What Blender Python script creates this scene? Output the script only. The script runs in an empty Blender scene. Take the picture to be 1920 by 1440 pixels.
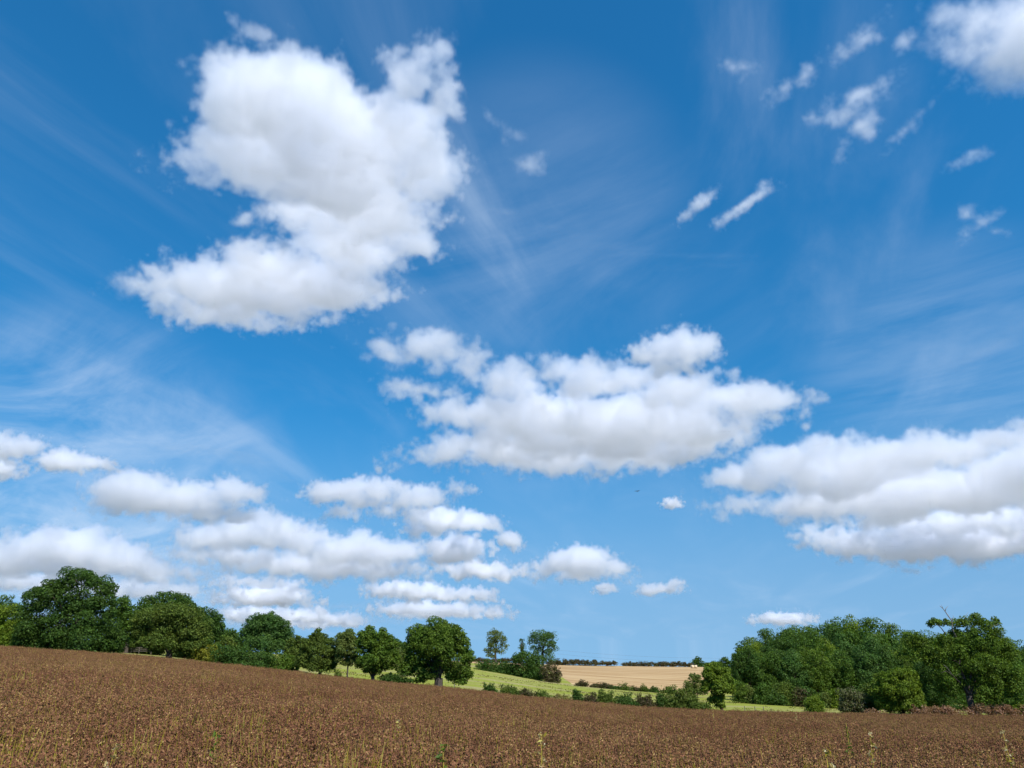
import bpy, math, random
import numpy as np
from mathutils import Vector, Matrix

S = bpy.context.scene
COL = S.collection

# ------------------------------------------------------------------ camera
F = 1400.0                                  # focal length in pixels of a 1920 wide frame
TH = math.atan(530 / F)                     # the camera looks up; eye level lies low in the frame
EYE = 2.2
cam_d = bpy.data.cameras.new('camera')
cam = bpy.data.objects.new('camera', cam_d)
COL.objects.link(cam)
S.camera = cam
cam_d.lens = F / 1920 * 36
cam_d.clip_start = 0.1
cam_d.clip_end = 90000
cam.location = (0, 0, EYE)
cam.rotation_euler = (math.pi / 2 + TH, 0, 0)

# ------------------------------------------------------------------ sky and sun
SUN_EL, SUN_AZ = math.radians(47), math.radians(148)     # azimuth clockwise from +Y
wo = bpy.data.worlds.new('World')
S.world = wo
wo.use_nodes = True
wn = wo.node_tree
WN, WL = wn.nodes.new, wn.links.new
bg = wn.nodes['Background']
bg.inputs[1].default_value = 0.13
sk = WN('ShaderNodeTexSky')
sk.sky_type = 'NISHITA'
sk.sun_disc = False
sk.sun_elevation = SUN_EL
sk.sun_rotation = SUN_AZ
sk.dust_density = 0.0
sk.ozone_density = 2.5
sk.altitude = 0


def wmath(op, a, b=None, c=None, clamp=False):
    n = WN('ShaderNodeMath')
    n.operation = op
    n.use_clamp = clamp
    for i, v in enumerate((a, b, c)):
        if v is None:
            continue
        if isinstance(v, (int, float)):
            n.inputs[i].default_value = v
        else:
            WL(v, n.inputs[i])
    return n.outputs[0]


def wmap(v, a, b, lo=0.0, hi=1.0):
    n = WN('ShaderNodeMapRange')
    n.interpolation_type = 'SMOOTHSTEP'
    WL(v, n.inputs['Value'])
    for k, x in (('From Min', a), ('From Max', b), ('To Min', lo), ('To Max', hi)):
        n.inputs[k].default_value = x
    return n.outputs[0]


tc = WN('ShaderNodeTexCoord')
mp = WN('ShaderNodeMapping')
mp.inputs['Location'].default_value = (0, 0, 0.2)
mp.inputs['Scale'].default_value = (1, 1, 0.8)
nn = WN('ShaderNodeVectorMath')
nn.operation = 'NORMALIZE'
WL(tc.outputs['Generated'], mp.inputs[0])
WL(mp.outputs[0], nn.inputs[0])
WL(nn.outputs[0], sk.inputs[0])
hs = WN('ShaderNodeHueSaturation')
hs.inputs['Saturation'].default_value = 1.38
WL(sk.outputs[0], hs.inputs['Color'])
tint = WN('ShaderNodeMix')
tint.data_type = 'RGBA'
tint.blend_type = 'MULTIPLY'
tint.inputs[0].default_value = 1
tint.inputs[7].default_value = (0.62, 1.2, 1.12, 1)
WL(hs.outputs[0], tint.inputs[6])
# thin high cirrus: a layer far above, streaked along one wind direction
sep = WN('ShaderNodeSeparateXYZ')
WL(tc.outputs['Generated'], sep.inputs[0])
zc = wmath('MAXIMUM', sep.outputs[2], 0.03)
zc = wmath('ADD', zc, 0.07)
comb = WN('ShaderNodeCombineXYZ')
WL(wmath('DIVIDE', sep.outputs[0], zc), comb.inputs[0])
WL(wmath('DIVIDE', sep.outputs[1], zc), comb.inputs[1])


def cirrus(scale, stretch, ang, detail, rough, dist, seed):
    r = WN('ShaderNodeMapping')
    r.inputs['Rotation'].default_value = (0, 0, math.radians(ang))
    WL(comb.outputs[0], r.inputs[0])
    m = WN('ShaderNodeMapping')
    m.inputs['Scale'].default_value = (scale, scale / stretch, 1)
    m.inputs['Location'].default_value = (seed, seed * 0.37, seed * 0.11)
    WL(r.outputs[0], m.inputs[0])
    n = WN('ShaderNodeTexNoise')
    n.inputs['Scale'].default_value = 1
    n.inputs['Detail'].default_value = detail
    n.inputs['Roughness'].default_value = rough
    n.inputs['Distortion'].default_value = dist
    WL(m.outputs[0], n.inputs['Vector'])
    return n.outputs[0]


def patch(px, py, half):
    """how near the view direction is to one part of the sky (1 there, 0 beyond HALF degrees)"""
    x, y = (px - 960) / F, -(py - 720) / F
    d = Vector((x, math.cos(TH) - y * math.sin(TH), math.sin(TH) + y * math.cos(TH))).normalized()
    n = WN('ShaderNodeVectorMath')
    n.operation = 'DOT_PRODUCT'
    WL(tc.outputs['Generated'], n.inputs[0])
    n.inputs[1].default_value = d
    return wmap(n.outputs[1], math.cos(math.radians(half)), 1.0)


streak = wmap(cirrus(2.4, 3.6, 14, 8, 0.57, 0.6, 3.1), 0.4, 0.82)
broad = wmap(cirrus(1.1, 1.6, 14, 3, 0.5, 0.3, 7.7), 0.3, 0.68)
veil = wmap(cirrus(1.8, 2.2, -50, 9, 0.62, 0.9, 5.3), 0.28, 0.75)
local = wmath('ADD', wmath('MULTIPLY', patch(1150, 230, 15), 1.2), wmath('MULTIPLY', patch(915, 440, 10), 1.0))
streak = wmath('MULTIPLY', streak, wmath('ADD', wmath('MULTIPLY_ADD', broad, 0.75, 0.2), local))
low_veil = wmath('MULTIPLY', veil, wmath('ADD', wmath('ADD', patch(130, 950, 15), wmath('MULTIPLY', patch(1780, 690, 11), 0.32)), wmath('MULTIPLY', patch(1000, 430, 14), 0.25), clamp=True))
cir = wmath('ADD', wmath('MULTIPLY', streak, 0.24), wmath('MULTIPLY', low_veil, 0.66), clamp=True)
cir = wmath('ADD', cir, 0.015, clamp=True)
cmix = WN('ShaderNodeMix')
cmix.data_type = 'RGBA'
WL(cir, cmix.inputs[0])
low = WN('ShaderNodeMix')
low.data_type = 'RGBA'
WL(wmap(sep.outputs[2], 0.34, 0.0, 0.0, 0.72), low.inputs[0])
WL(tint.outputs[2], low.inputs[6])
low.inputs[7].default_value = (1.9, 3.0, 4.45, 1)
WL(low.outputs[2], cmix.inputs[6])
cmix.inputs[7].default_value = (4.1, 5.0, 6.3, 1)
WL(cmix.outputs[2], bg.inputs[0])

sun_dir = Vector((math.sin(SUN_AZ) * math.cos(SUN_EL), math.cos(SUN_AZ) * math.cos(SUN_EL), math.sin(SUN_EL)))
sl = bpy.data.lights.new('sun', 'SUN')
sl.energy = 5.0
sl.angle = math.radians(0.53)
sl.color = (1, 0.96, 0.91)
so = bpy.data.objects.new('sun', sl)
COL.objects.link(so)
so.rotation_euler = sun_dir.to_track_quat('Z', 'Y').to_euler()

S.view_settings.view_transform = 'Standard'
S.view_settings.look = 'None'
S.view_settings.exposure = 0.27
S.view_settings.gamma = 1
S.view_settings.use_curve_mapping = False
cy = S.cycles
cy.use_denoising = True
cy.max_bounces = 44
cy.diffuse_bounces = 4
cy.transmission_bounces = 6
cy.volume_bounces = 40
cy.volume_step_rate = 2.0
cy.volume_max_steps = 512
cy.use_adaptive_sampling = True
cy.adaptive_threshold = 0.012


# ------------------------------------------------------------------ helpers
def tag(o, label=None, cat=None, group=None, kind=None):
    for k, v in (('label', label), ('category', cat), ('group', group), ('kind', kind)):
        if v:
            o[k] = v
    return o


def link(name, data, parent=None, loc=None):
    o = bpy.data.objects.new(name, data)
    COL.objects.link(o)
    if parent is not None:
        o.parent = parent
    if loc is not None:
        o.location = loc
    return o


def ray(px, py):
    x, y = (px - 960) / F, -(py - 720) / F
    return Vector((x, math.cos(TH) - y * math.sin(TH), math.sin(TH) + y * math.cos(TH)))


def ut(px, py):
    r = ray(px, py)
    return r.x / r.y, r.z / r.y


def at(px, py, D):
    """the place that the photograph shows at a pixel, D metres ahead"""
    u, t = ut(px, py)
    return Vector((u * D, D, EYE + t * D))


def mesh_np(name, V, faces_n, smooth=False, mats=(), idx=None):
    """V: (n,k,3) separate k-gons"""
    me = bpy.data.meshes.new(name)
    n, k = V.shape[:2]
    me.vertices.add(n * k)
    me.vertices.foreach_set('co', V.reshape(-1).astype(np.float32))
    me.loops.add(n * k)
    me.loops.foreach_set('vertex_index', np.arange(n * k, dtype=np.int32))
    me.polygons.add(n)
    me.polygons.foreach_set('loop_start', np.arange(0, n * k, k, dtype=np.int32))
    for m in mats:
        me.materials.append(m)
    if idx is not None:
        me.polygons.foreach_set('material_index', np.asarray(idx, dtype=np.int32))
    me.update(calc_edges=True)
    me.validate()
    return me


class MB:
    """collects tubes and lumps into one mesh"""

    def __init__(s):
        s.v, s.f, s.m = [], [], []

    def tube(s, pts, rad, n=6, cap=True, mi=0):
        pts = [Vector(p) for p in pts]
        rings = []
        for i, p in enumerate(pts):
            a = pts[max(i - 1, 0)]
            b = pts[min(i + 1, len(pts) - 1)]
            d = (b - a).normalized()
            x = d.orthogonal().normalized() if abs(d.z) > 0.999 else d.cross(Vector((0, 0, 1))).normalized()
            y = d.cross(x)
            r = rad[i]
            k = len(s.v)
            for j in range(n):
                w = 2 * math.pi * j / n
                s.v.append(tuple(p + (x * math.cos(w) + y * math.sin(w)) * r))
            rings.append(k)
        for a, b in zip(rings, rings[1:]):
            for j in range(n):
                s.f.append((a + j, a + (j + 1) % n, b + (j + 1) % n, b + j))
                s.m.append(mi)
        if cap:
            s.f.append(tuple(rings[-1] + j for j in range(n)))
            s.f.append(tuple(rings[0] + n - 1 - j for j in range(n)))
            s.m += [mi, mi]

    def box(s, c, d, mi=0):
        k = len(s.v)
        for sx in (-1, 1):
            for sy in (-1, 1):
                for sz in (-1, 1):
                    s.v.append((c[0] + sx * d[0] / 2, c[1] + sy * d[1] / 2, c[2] + sz * d[2] / 2))
        for f in ((0, 1, 3, 2), (4, 6, 7, 5), (0, 4, 5, 1), (2, 3, 7, 6), (0, 2, 6, 4), (1, 5, 7, 3)):
            s.f.append(tuple(k + i for i in f))
            s.m.append(mi)

    def mesh(s, name, *mats, smooth=True):
        me = bpy.data.meshes.new(name)
        me.from_pydata(s.v, [], s.f)
        for m in mats:
            me.materials.append(m)
        me.polygons.foreach_set('material_index', s.m)
        if smooth:
            me.polygons.foreach_set('use_smooth', [True] * len(s.f))
        me.update()
        return me


# ------------------------------------------------------------------ materials
def new_mat(name):
    m = bpy.data.materials.new(name)
    m.use_nodes = True
    nt = m.node_tree
    return m, nt, nt.nodes['Principled BSDF'], nt.nodes['Material Output']


def ramp(nt, fac, stops):
    r = nt.nodes.new('ShaderNodeValToRGB')
    e = r.color_ramp.elements
    while len(e) < len(stops):
        e.new(0.5)
    for i, (p, c) in enumerate(stops):
        e[i].position = p
        e[i].color = (*c, 1)
    nt.links.new(fac, r.inputs[0])
    return r.outputs[0]


def noise(nt, vec, scale, detail=4, rough=0.55, dist=0.0):
    n = nt.nodes.new('ShaderNodeTexNoise')
    n.inputs['Scale'].default_value = scale
    n.inputs['Detail'].default_value = detail
    n.inputs['Roughness'].default_value = rough
    n.inputs['Distortion'].default_value = dist
    if vec is not None:
        nt.links.new(vec, n.inputs['Vector'])
    return n.outputs[0]


LEAF_GAIN = np.array((1.8, 1.58, 1.1))


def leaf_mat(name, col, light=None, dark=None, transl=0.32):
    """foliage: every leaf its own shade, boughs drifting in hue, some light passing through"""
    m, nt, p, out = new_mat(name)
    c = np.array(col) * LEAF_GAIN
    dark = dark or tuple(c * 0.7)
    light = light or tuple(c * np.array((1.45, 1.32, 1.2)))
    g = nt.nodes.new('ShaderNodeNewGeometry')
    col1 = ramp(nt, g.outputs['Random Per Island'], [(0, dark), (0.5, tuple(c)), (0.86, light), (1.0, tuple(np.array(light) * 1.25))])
    oi = nt.nodes.new('ShaderNodeTexCoord')
    nz = noise(nt, oi.outputs['Object'], 0.45, 3, 0.5)
    hv = nt.nodes.new('ShaderNodeHueSaturation')
    mr = nt.nodes.new('ShaderNodeMapRange')
    nt.links.new(nz, mr.inputs[0])
    for i, v in ((1, 0.3), (2, 0.7), (3, 0.49), (4, 0.515)):
        mr.inputs[i].default_value = v
    nt.links.new(mr.outputs[0], hv.inputs['Hue'])
    nt.links.new(col1, hv.inputs['Color'])
    nt.links.new(hv.outputs[0], p.inputs['Base Color'])
    p.inputs['Roughness'].default_value = 0.55
    p.inputs['Specular IOR Level'].default_value = 0.12
    tr = nt.nodes.new('ShaderNodeBsdfTranslucent')
    mu = nt.nodes.new('ShaderNodeMix')
    mu.data_type = 'RGBA'
    mu.blend_type = 'MULTIPLY'
    mu.inputs[0].default_value = 1
    mu.inputs[7].default_value = (1.5, 1.5, 0.7, 1)
    nt.links.new(hv.outputs[0], mu.inputs[6])
    nt.links.new(mu.outputs[2], tr.inputs[0])
    mx = nt.nodes.new('ShaderNodeMixShader')
    mx.inputs[0].default_value = transl
    nt.links.new(p.outputs[0], mx.inputs[1])
    nt.links.new(tr.outputs[0], mx.inputs[2])
    nt.links.new(mx.outputs[0], out.inputs[0])
    return m


def bark_mat(name, a, b):
    m, nt, p, out = new_mat(name)
    t = nt.nodes.new('ShaderNodeTexCoord')
    mpn = nt.nodes.new('ShaderNodeMapping')
    mpn.inputs['Scale'].default_value = (6, 6, 1.2)
    nt.links.new(t.outputs['Object'], mpn.inputs[0])
    n = noise(nt, mpn.outputs[0], 1.5, 6, 0.65)
    nt.links.new(ramp(nt, n, [(0.3, a), (0.7, b)]), p.inputs['Base Color'])
    p.inputs['Roughness'].default_value = 0.9
    bm = nt.nodes.new('ShaderNodeBump')
    bm.inputs['Strength'].default_value = 0.6
    bm.inputs['Distance'].default_value = 0.05
    nt.links.new(n, bm.inputs['Height'])
    nt.links.new(bm.outputs[0], p.inputs['Normal'])
    return m


def ground_mat(name, stops, scale, stops2=None, scale2=0.03, mixlo=0.42, mixhi=0.58, bump=0.0, stretch=(1, 1, 1), rot=0.0):
    m, nt, p, out = new_mat(name)
    g = nt.nodes.new('ShaderNodeNewGeometry')
    mpn = nt.nodes.new('ShaderNodeMapping')
    mpn.inputs['Scale'].default_value = stretch
    mpn.inputs['Rotation'].default_value = (0, 0, rot)
    nt.links.new(g.outputs['Position'], mpn.inputs[0])
    n = noise(nt, mpn.outputs[0], scale, 6, 0.65)
    c = ramp(nt, n, stops)
    if stops2:
        c2 = ramp(nt, n, stops2)
        nb = noise(nt, mpn.outputs[0], scale2, 4, 0.55, 0.4)
        mr = nt.nodes.new('ShaderNodeMapRange')
        nt.links.new(nb, mr.inputs[0])
        mr.inputs[1].default_value = mixlo
        mr.inputs[2].default_value = mixhi
        mx = nt.nodes.new('ShaderNodeMix')
        mx.data_type = 'RGBA'
        nt.links.new(mr.outputs[0], mx.inputs[0])
        nt.links.new(c, mx.inputs[6])
        nt.links.new(c2, mx.inputs[7])
        c = mx.outputs[2]
    nt.links.new(c, p.inputs['Base Color'])
    p.inputs['Roughness'].default_value = 0.95
    p.inputs['Specular IOR Level'].default_value = 0.1
    if bump:
        bm = nt.nodes.new('ShaderNodeBump')
        bm.inputs['Strength'].default_value = bump
        bm.inputs['Distance'].default_value = 0.3
        nt.links.new(n, bm.inputs['Height'])
        nt.links.new(bm.outputs[0], p.inputs['Normal'])
    return m, nt, c


LEAF = {
    'oak': leaf_mat('oak_leaves', (0.046, 0.088, 0.016)),
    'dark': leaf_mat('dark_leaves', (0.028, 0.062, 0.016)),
    'bluegreen': leaf_mat('ash_leaves', (0.034, 0.076, 0.024)),
    'olive': leaf_mat('willow_leaves', (0.048, 0.080, 0.020)),
    'bright': leaf_mat('lime_leaves', (0.060, 0.103, 0.015)),
    'yellow': leaf_mat('yellowing_leaves', (0.095, 0.115, 0.020)),
    'pale': leaf_mat('pale_leaves', (0.060, 0.092, 0.030)),
    'wood': leaf_mat('beech_leaves', (0.035, 0.074, 0.016)),
    'woodlight': leaf_mat('hazel_leaves', (0.045, 0.084, 0.016)),
    'brownhedge': leaf_mat('hawthorn_leaves', (0.045, 0.052, 0.022), light=(0.11, 0.075, 0.05)),
    'bracken': leaf_mat('bracken_fronds', (0.14, 0.085, 0.055), light=(0.31, 0.19, 0.135), transl=0.2),
    'greytwig': leaf_mat('thicket_leaves', (0.052, 0.072, 0.028), light=(0.14, 0.125, 0.075), transl=0.2),
    'rough': leaf_mat('rough_grass_blades', (0.11, 0.115, 0.036), light=(0.24, 0.19, 0.09)),
}
BARK = bark_mat('bark', (0.03, 0.022, 0.016), (0.085, 0.065, 0.05))
DEADWOOD = bark_mat('dead_wood', (0.13, 0.11, 0.095), (0.28, 0.25, 0.22))
POSTWOOD = bark_mat('weathered_post_wood', (0.10, 0.085, 0.07), (0.2, 0.17, 0.14))

# ------------------------------------------------------------------ terrain
D_EDGE, D_VERGE, D_MEADOW, D_CREST, D_DIP = 125.0, 138.0, 235.0, 385.0, 760.0
CROP_H = 1.0


def line(D, pts):
    us, zs = [], []
    for px, py in pts:
        u, t = ut(px, py)
        us.append(u)
        zs.append(EYE + t * D)
    uu = np.linspace(-1.7, 1.7, 681)
    z = np.interp(uu, us, zs)
    k = np.hanning(31)
    k /= k.sum()
    z = np.convolve(np.pad(z, 15, mode='edge'), k, mode='valid')
    return uu, z


EDGE_PX = [(-500, 1180), (0, 1212), (240, 1227), (480, 1251), (640, 1270), (760, 1282), (860, 1290), (960, 1303), (1120, 1318), (1240, 1328), (1360, 1333), (1560, 1337), (1920, 1343), (2400, 1348)]
MEADOW_PX = [(-500, 1196), (0, 1207), (240, 1219), (400, 1229), (640, 1245), (880, 1252), (960, 1270), (1060, 1284), (1230, 1299), (1330, 1303), (1400, 1307), (1570, 1324), (1920, 1328), (2400, 1332)]
CREST_PX = [(-500, 1180), (0, 1196), (400, 1215), (640, 1234), (885, 1240), (1000, 1244), (1050, 1247), (1300, 1250), (1400, 1252), (1570, 1258), (1920, 1272), (2400, 1280)]
LU, z_edge = line(D_EDGE, EDGE_PX)
z_edge = z_edge - CROP_H
_, z_verge = line(D_VERGE, [(x, y - 1.5) for x, y in EDGE_PX])
_, z_mead = line(D_MEADOW, MEADOW_PX)
_, z_crest = line(D_CREST, CREST_PX)
_, z_dip = line(D_DIP, [(x, max(y, 1250) + 14) for x, y in CREST_PX])


def HH(x, y):
    """ground height, vectorised"""
    x = np.asarray(x, float)
    y = np.asarray(y, float)
    u = x / np.maximum(y, 22.0)
    ze, zv, zm, zk, zd = (np.interp(u, LU, z) for z in (z_edge, z_verge, z_mead, z_crest, z_dip))
    yy = np.clip(y, -40, D_EDGE)
    z = ze * yy / D_EDGE

    def seg(z, a, b, d0, d1):
        s = np.clip((y - d0) / (d1 - d0), 0, 1)
        return np.where(y > d0, a + (b - a) * s, z)
    z = seg(z, ze, zv, D_EDGE, D_VERGE)
    z = seg(z, zv, zm, D_VERGE, D_MEADOW)
    z = seg(z, zm, zk, D_MEADOW, D_CREST)
    z = seg(z, zk, zd, D_CREST, D_DIP)
    s = np.clip((y - D_DIP) / 3000, 0, 1)
    z = np.where(y > D_DIP, zd + (-30 - zd) * s, z)
    return z


def H(x, y):
    return float(HH(x, y))


def grid_mesh(name, X, Y, mat, dz=0.0):
    V = np.stack([X, Y, HH(X, Y) + dz], -1)
    ny, nx = X.shape
    me = bpy.data.meshes.new(name)
    me.vertices.add(nx * ny)
    me.vertices.foreach_set('co', V.reshape(-1).astype(np.float32))
    i = np.arange(nx * ny).reshape(ny, nx)
    q = np.stack([i[:-1, :-1], i[:-1, 1:], i[1:, 1:], i[1:, :-1]], -1).reshape(-1, 4)
    me.loops.add(q.size)
    me.loops.foreach_set('vertex_index', q.reshape(-1).astype(np.int32))
    me.polygons.add(len(q))
    me.polygons.foreach_set('loop_start', np.arange(0, q.size, 4, dtype=np.int32))
    me.polygons.foreach_set('use_smooth', [True] * len(q))
    me.materials.append(mat)
    me.update(calc_edges=True)
    return me


def axis(lo, hi, step, far):
    a = list(np.arange(lo, hi + 0.1, step))
    s = step
    while a[-1] < far:
        s *= 1.35
        a.append(a[-1] + s)
    s = step
    while a[0] > -far:
        s *= 1.35
        a.insert(0, a[0] - s)
    return np.array(a)


gm, _, _ = ground_mat('rough_pasture', [(0.3, (0.09, 0.115, 0.07)), (0.7, (0.13, 0.15, 0.10))], 0.3,
                      [(0.3, (0.20, 0.19, 0.16)), (0.7, (0.26, 0.245, 0.2))], 0.0018, 0.42, 0.5)
X, Y = np.meshgrid(axis(-320, 320, 5, 30000), axis(-40, 420, 5, 30000))
tag(link('ground', grid_mesh('ground', X, Y, gm, -0.35)), kind='structure')

sm_, _, _ = ground_mat('field_soil', [(0.3, (0.045, 0.03, 0.02)), (0.7, (0.10, 0.068, 0.045))], 2.0)
X, Y = np.meshgrid(np.linspace(-1.3, 1.3, 90), np.linspace(0, 1, 50))
Yd = -15 + (D_EDGE + 2 + 15) * Y
tag(link('crop_field_soil', grid_mesh('crop_field_soil', X * np.maximum(Yd, 22) * 1.0, Yd, sm_)), kind='structure')

meadow_m, mnt, mcol = ground_mat(
    'meadow_grass',
    [(0.25, (0.165, 0.195, 0.022)), (0.5, (0.23, 0.255, 0.034)), (0.75, (0.31, 0.295, 0.055))], 0.9,
    [(0.25, (0.24, 0.22, 0.075)), (0.75, (0.36, 0.31, 0.13))], 0.045, 0.46, 0.62, bump=0.5, stretch=(1, 2.2, 1), rot=0.25)
def meadow_top(u):
    a, b = ut(1015, 1280)[0], ut(1075, 1285)[0]
    c, d = ut(1332, 1290)[0], ut(1352, 1290)[0]
    return np.interp(u, [a, b, c, d], [342.0, D_MEADOW, D_MEADOW, 335.0])


X, Yf = np.meshgrid(np.linspace(-1.2, 0.9, 240), np.linspace(0, 1, 60))
Yd = (D_EDGE + 2.0) + (meadow_top(X) - D_EDGE - 2.0) * Yf
tag(link('meadow', grid_mesh('meadow', X * Yd, Yd, meadow_m)), kind='structure')

# stubble field: straw rows bending up over the rise
stub, snt, sp, sout = new_mat('straw_stubble')
g = snt.nodes.new('ShaderNodeNewGeometry')
mpn = snt.nodes.new('ShaderNodeMapping')
mpn.inputs['Rotation'].default_value = (0, 0, math.radians(-74))
snt.links.new(g.outputs['Position'], mpn.inputs[0])
wv = snt.nodes.new('ShaderNodeTexWave')
wv.inputs['Scale'].default_value = 0.03
wv.inputs['Distortion'].default_value = 9
wv.inputs['Detail'].default_value = 3
wv.inputs['Detail Scale'].default_value = 0.3
snt.links.new(mpn.outputs[0], wv.inputs['Vector'])
mp2 = snt.nodes.new('ShaderNodeMapping')
mp2.inputs['Scale'].default_value = (0.12, 1, 1)
snt.links.new(g.outputs['Position'], mp2.inputs[0])
nz1 = noise(snt, mp2.outputs[0], 0.16, 6, 0.65)
nz2 = noise(snt, g.outputs['Position'], 1.6, 5, 0.7)
ad = snt.nodes.new('ShaderNodeMath')
ad.operation = 'MULTIPLY_ADD'
snt.links.new(wv.outputs['Fac'], ad.inputs[0])
ad.inputs[1].default_value = 0.11
snt.links.new(nz1, ad.inputs[2])
ad2 = snt.nodes.new('ShaderNodeMath')
ad2.operation = 'MULTIPLY_ADD'
snt.links.new(nz2, ad2.inputs[0])
ad2.inputs[1].default_value = 0.3
snt.links.new(ad.outputs[0], ad2.inputs[2])
snt.links.new(ramp(snt, ad2.outputs[0], [(0.42, (0.22, 0.125, 0.05)), (0.62, (0.36, 0.225, 0.10)), (0.84, (0.49, 0.345, 0.175))]), sp.inputs['Base Color'])
sp.inputs['Roughness'].default_value = 0.95
sp.inputs['Specular IOR Level'].default_value = 0.1
ulo, uhi = ut(600, 1245)[0], ut(1345, 1275)[0]
X, Yf = np.meshgrid(np.linspace(ulo, uhi, 160), np.linspace(0, 1, 44))
Yd = meadow_top(X) + (D_CREST + 6 - meadow_top(X)) * Yf
tag(link('stubble_field', grid_mesh('stubble_field', X * Yd, Yd, stub)), kind='structure')


# ------------------------------------------------------------------ foliage
def leaves(rng, lobes, n, size, clump=0.2, fill=0.2, flat=0.8, up=0.35, density=1.0, sparse=0.0):
    """lobes: [(centre, radii)] in local metres. Leaves gather in clumps over the lobes' outer shells."""
    n, size = int(n * 1.5), size * 0.8
    C = np.array([l[0] for l in lobes], float)
    R = np.array([l[1] for l in lobes], float)
    area = (R[:, 0] * R[:, 2] + R[:, 1] * R[:, 2] + R[:, 0] * R[:, 1])
    w = area / area.sum()
    rbar = np.cbrt(R.prod(1))
    # clumps
    cl_c, cl_r, cl_w = [], [], []
    for i in range(len(C)):
        rc = np.clip(rbar[i] * clump * 1.6, size * 1.6, 2.4)
        k = int(max(7, density * 1.15 * 4 * area[i] / 3 * 3.14 / (rc * rc * 3.14) * 1.0))
        d = rng.normal(size=(k, 3))
        d /= np.linalg.norm(d, axis=1, keepdims=True)
        d[:, 2] = np.where(d[:, 2] < -0.75, -d[:, 2] * rng.random(k), d[:, 2])
        rad = 0.72 + 0.32 * rng.random(k)
        c = C[i] + d * R[i] * rad[:, None]
        keep = rng.random(k) > sparse
        if keep.sum() < 3:
            keep[:3] = True
        c = c[keep]
        rr = rc * (0.42 + 1.15 * rng.random(len(c)) ** 1.3)
        cl_c.append(c)
        cl_r.append(rr)
        cl_w.append(np.full(len(c), w[i] / len(c)) * rr ** 1.5 / np.mean(rr ** 1.5))
    cl_c = np.concatenate(cl_c)
    cl_r = np.concatenate(cl_r)
    cl_w = np.concatenate(cl_w)
    cl_w /= cl_w.sum()
    nf = int(n * fill)
    nc = n - nf
    j = rng.choice(len(cl_c), size=nc, p=cl_w)
    d = rng.normal(size=(nc, 3))
    d[:, 2] += 0.25
    d /= np.linalg.norm(d, axis=1, keepdims=True)
    rad = np.sqrt(rng.random(nc)) * 0.55 + 0.5
    pos = cl_c[j] + d * (cl_r[j] * rad)[:, None] * np.array((1, 1, flat))
    nrm = d * 0.9 + rng.normal(size=(nc, 3)) * 0.55
    nrm[:, 2] += up
    j2 = rng.choice(len(C), size=nf, p=w)
    d2 = rng.normal(size=(nf, 3))
    d2 /= np.linalg.norm(d2, axis=1, keepdims=True)
    pos2 = C[j2] + d2 * R[j2] * (np.cbrt(rng.random(nf)) * 0.85)[:, None]
    nrm2 = rng.normal(size=(nf, 3))
    pos = np.concatenate([pos, pos2])
    nrm = np.concatenate([nrm, nrm2])
    nrm /= np.linalg.norm(nrm, axis=1, keepdims=True)
    return quads(rng, pos, nrm, size)


def quads(rng, pos, nrm, size, aspect=0.78):
    n = len(pos)
    a = rng.normal(size=(n, 3))
    t = np.cross(nrm, a)
    t /= np.linalg.norm(t, axis=1, keepdims=True) + 1e-9
    b = np.cross(nrm, t)
    s = (size * (0.6 + 0.8 * rng.random(n)))[:, None]
    bend = nrm * s * 0.18
    return np.stack([pos - t * s * 0.5, pos - b * s * aspect * 0.5 + bend, pos + t * s * 0.5, pos + b * s * aspect * 0.5 + bend], 1)


def limb_path(rnd, a, b, wob, n=5):
    a, b = Vector(a), Vector(b)
    pts = []
    L = (b - a).length
    for i in range(n + 1):
        f = i / n
        p = a.lerp(b, f)
        p.z += math.sin(f * math.pi) * 0.06 * L
        if 0 < i < n:
            p += Vector((rnd.uniform(-1, 1), rnd.uniform(-1, 1), rnd.uniform(-0.6, 0.6))) * wob * L
        pts.append(p)
    return pts


def trunk_mesh(name, rnd, lobes, r, fork, mat=BARK):
    """a tapered trunk with a flared foot, limbs out to the lobes and a few smaller boughs"""
    mb = MB()
    top = Vector((rnd.uniform(-0.2, 0.2), rnd.uniform(-0.2, 0.2), fork))
    mb.tube([(0, 0, -0.8), (0, 0, 0.0), (top.x * 0.2, top.y * 0.2, fork * 0.25), (top.x * 0.6, top.y * 0.6, fork * 0.6), top],
            [r * 1.7, r * 1.4, r * 1.02, r * 0.92, r * 0.85], 9)
    order = sorted(lobes, key=lambda l: -l[1][0] * l[1][2])[:7]
    for c, rr in order:
        end = Vector(c) + Vector((rnd.uniform(-.3, .3) * rr[0], rnd.uniform(-.3, .3) * rr[1], rr[2] * 0.3))
        st = top.copy()
        st.z = fork * rnd.uniform(0.8, 1.0)
        pts = limb_path(rnd, st, end, 0.05)
        r0 = r * rnd.uniform(0.35, 0.6)
        mb.tube(pts, [r0 * (1 - 0.8 * i / (len(pts) - 1)) for i in range(len(pts))], 6)
        for _ in range(2):
            q = pts[rnd.choice((2, 3, 4))]
            e = q + Vector((rnd.uniform(-1, 1) * rr[0], rnd.uniform(-1, 1) * rr[1], rnd.uniform(-0.1, 0.9) * rr[2]))
            pp = limb_path(rnd, q, e, 0.07, 4)
            mb.tube(pp, [r0 * 0.42 * (1 - 0.85 * i / 4) for i in range(5)], 5)
    return mb.mesh(name, mat)


NSEED = [10]


def to_local(lobes_px, D, base, rnd, deep=0.9):
    out = []
    for cx, cy_, rx, ry in lobes_px:
        c = at(cx, cy_, D)
        wx = (at(cx + rx, cy_, D) - c).x
        wz = (at(cx, cy_ - ry, D) - c).z
        c = c - base
        c.y += rnd.uniform(-0.35, 0.35) * wx
        out.append((tuple(c), (wx, max(wx * deep, wz * 0.7), wz)))
    return out


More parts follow.
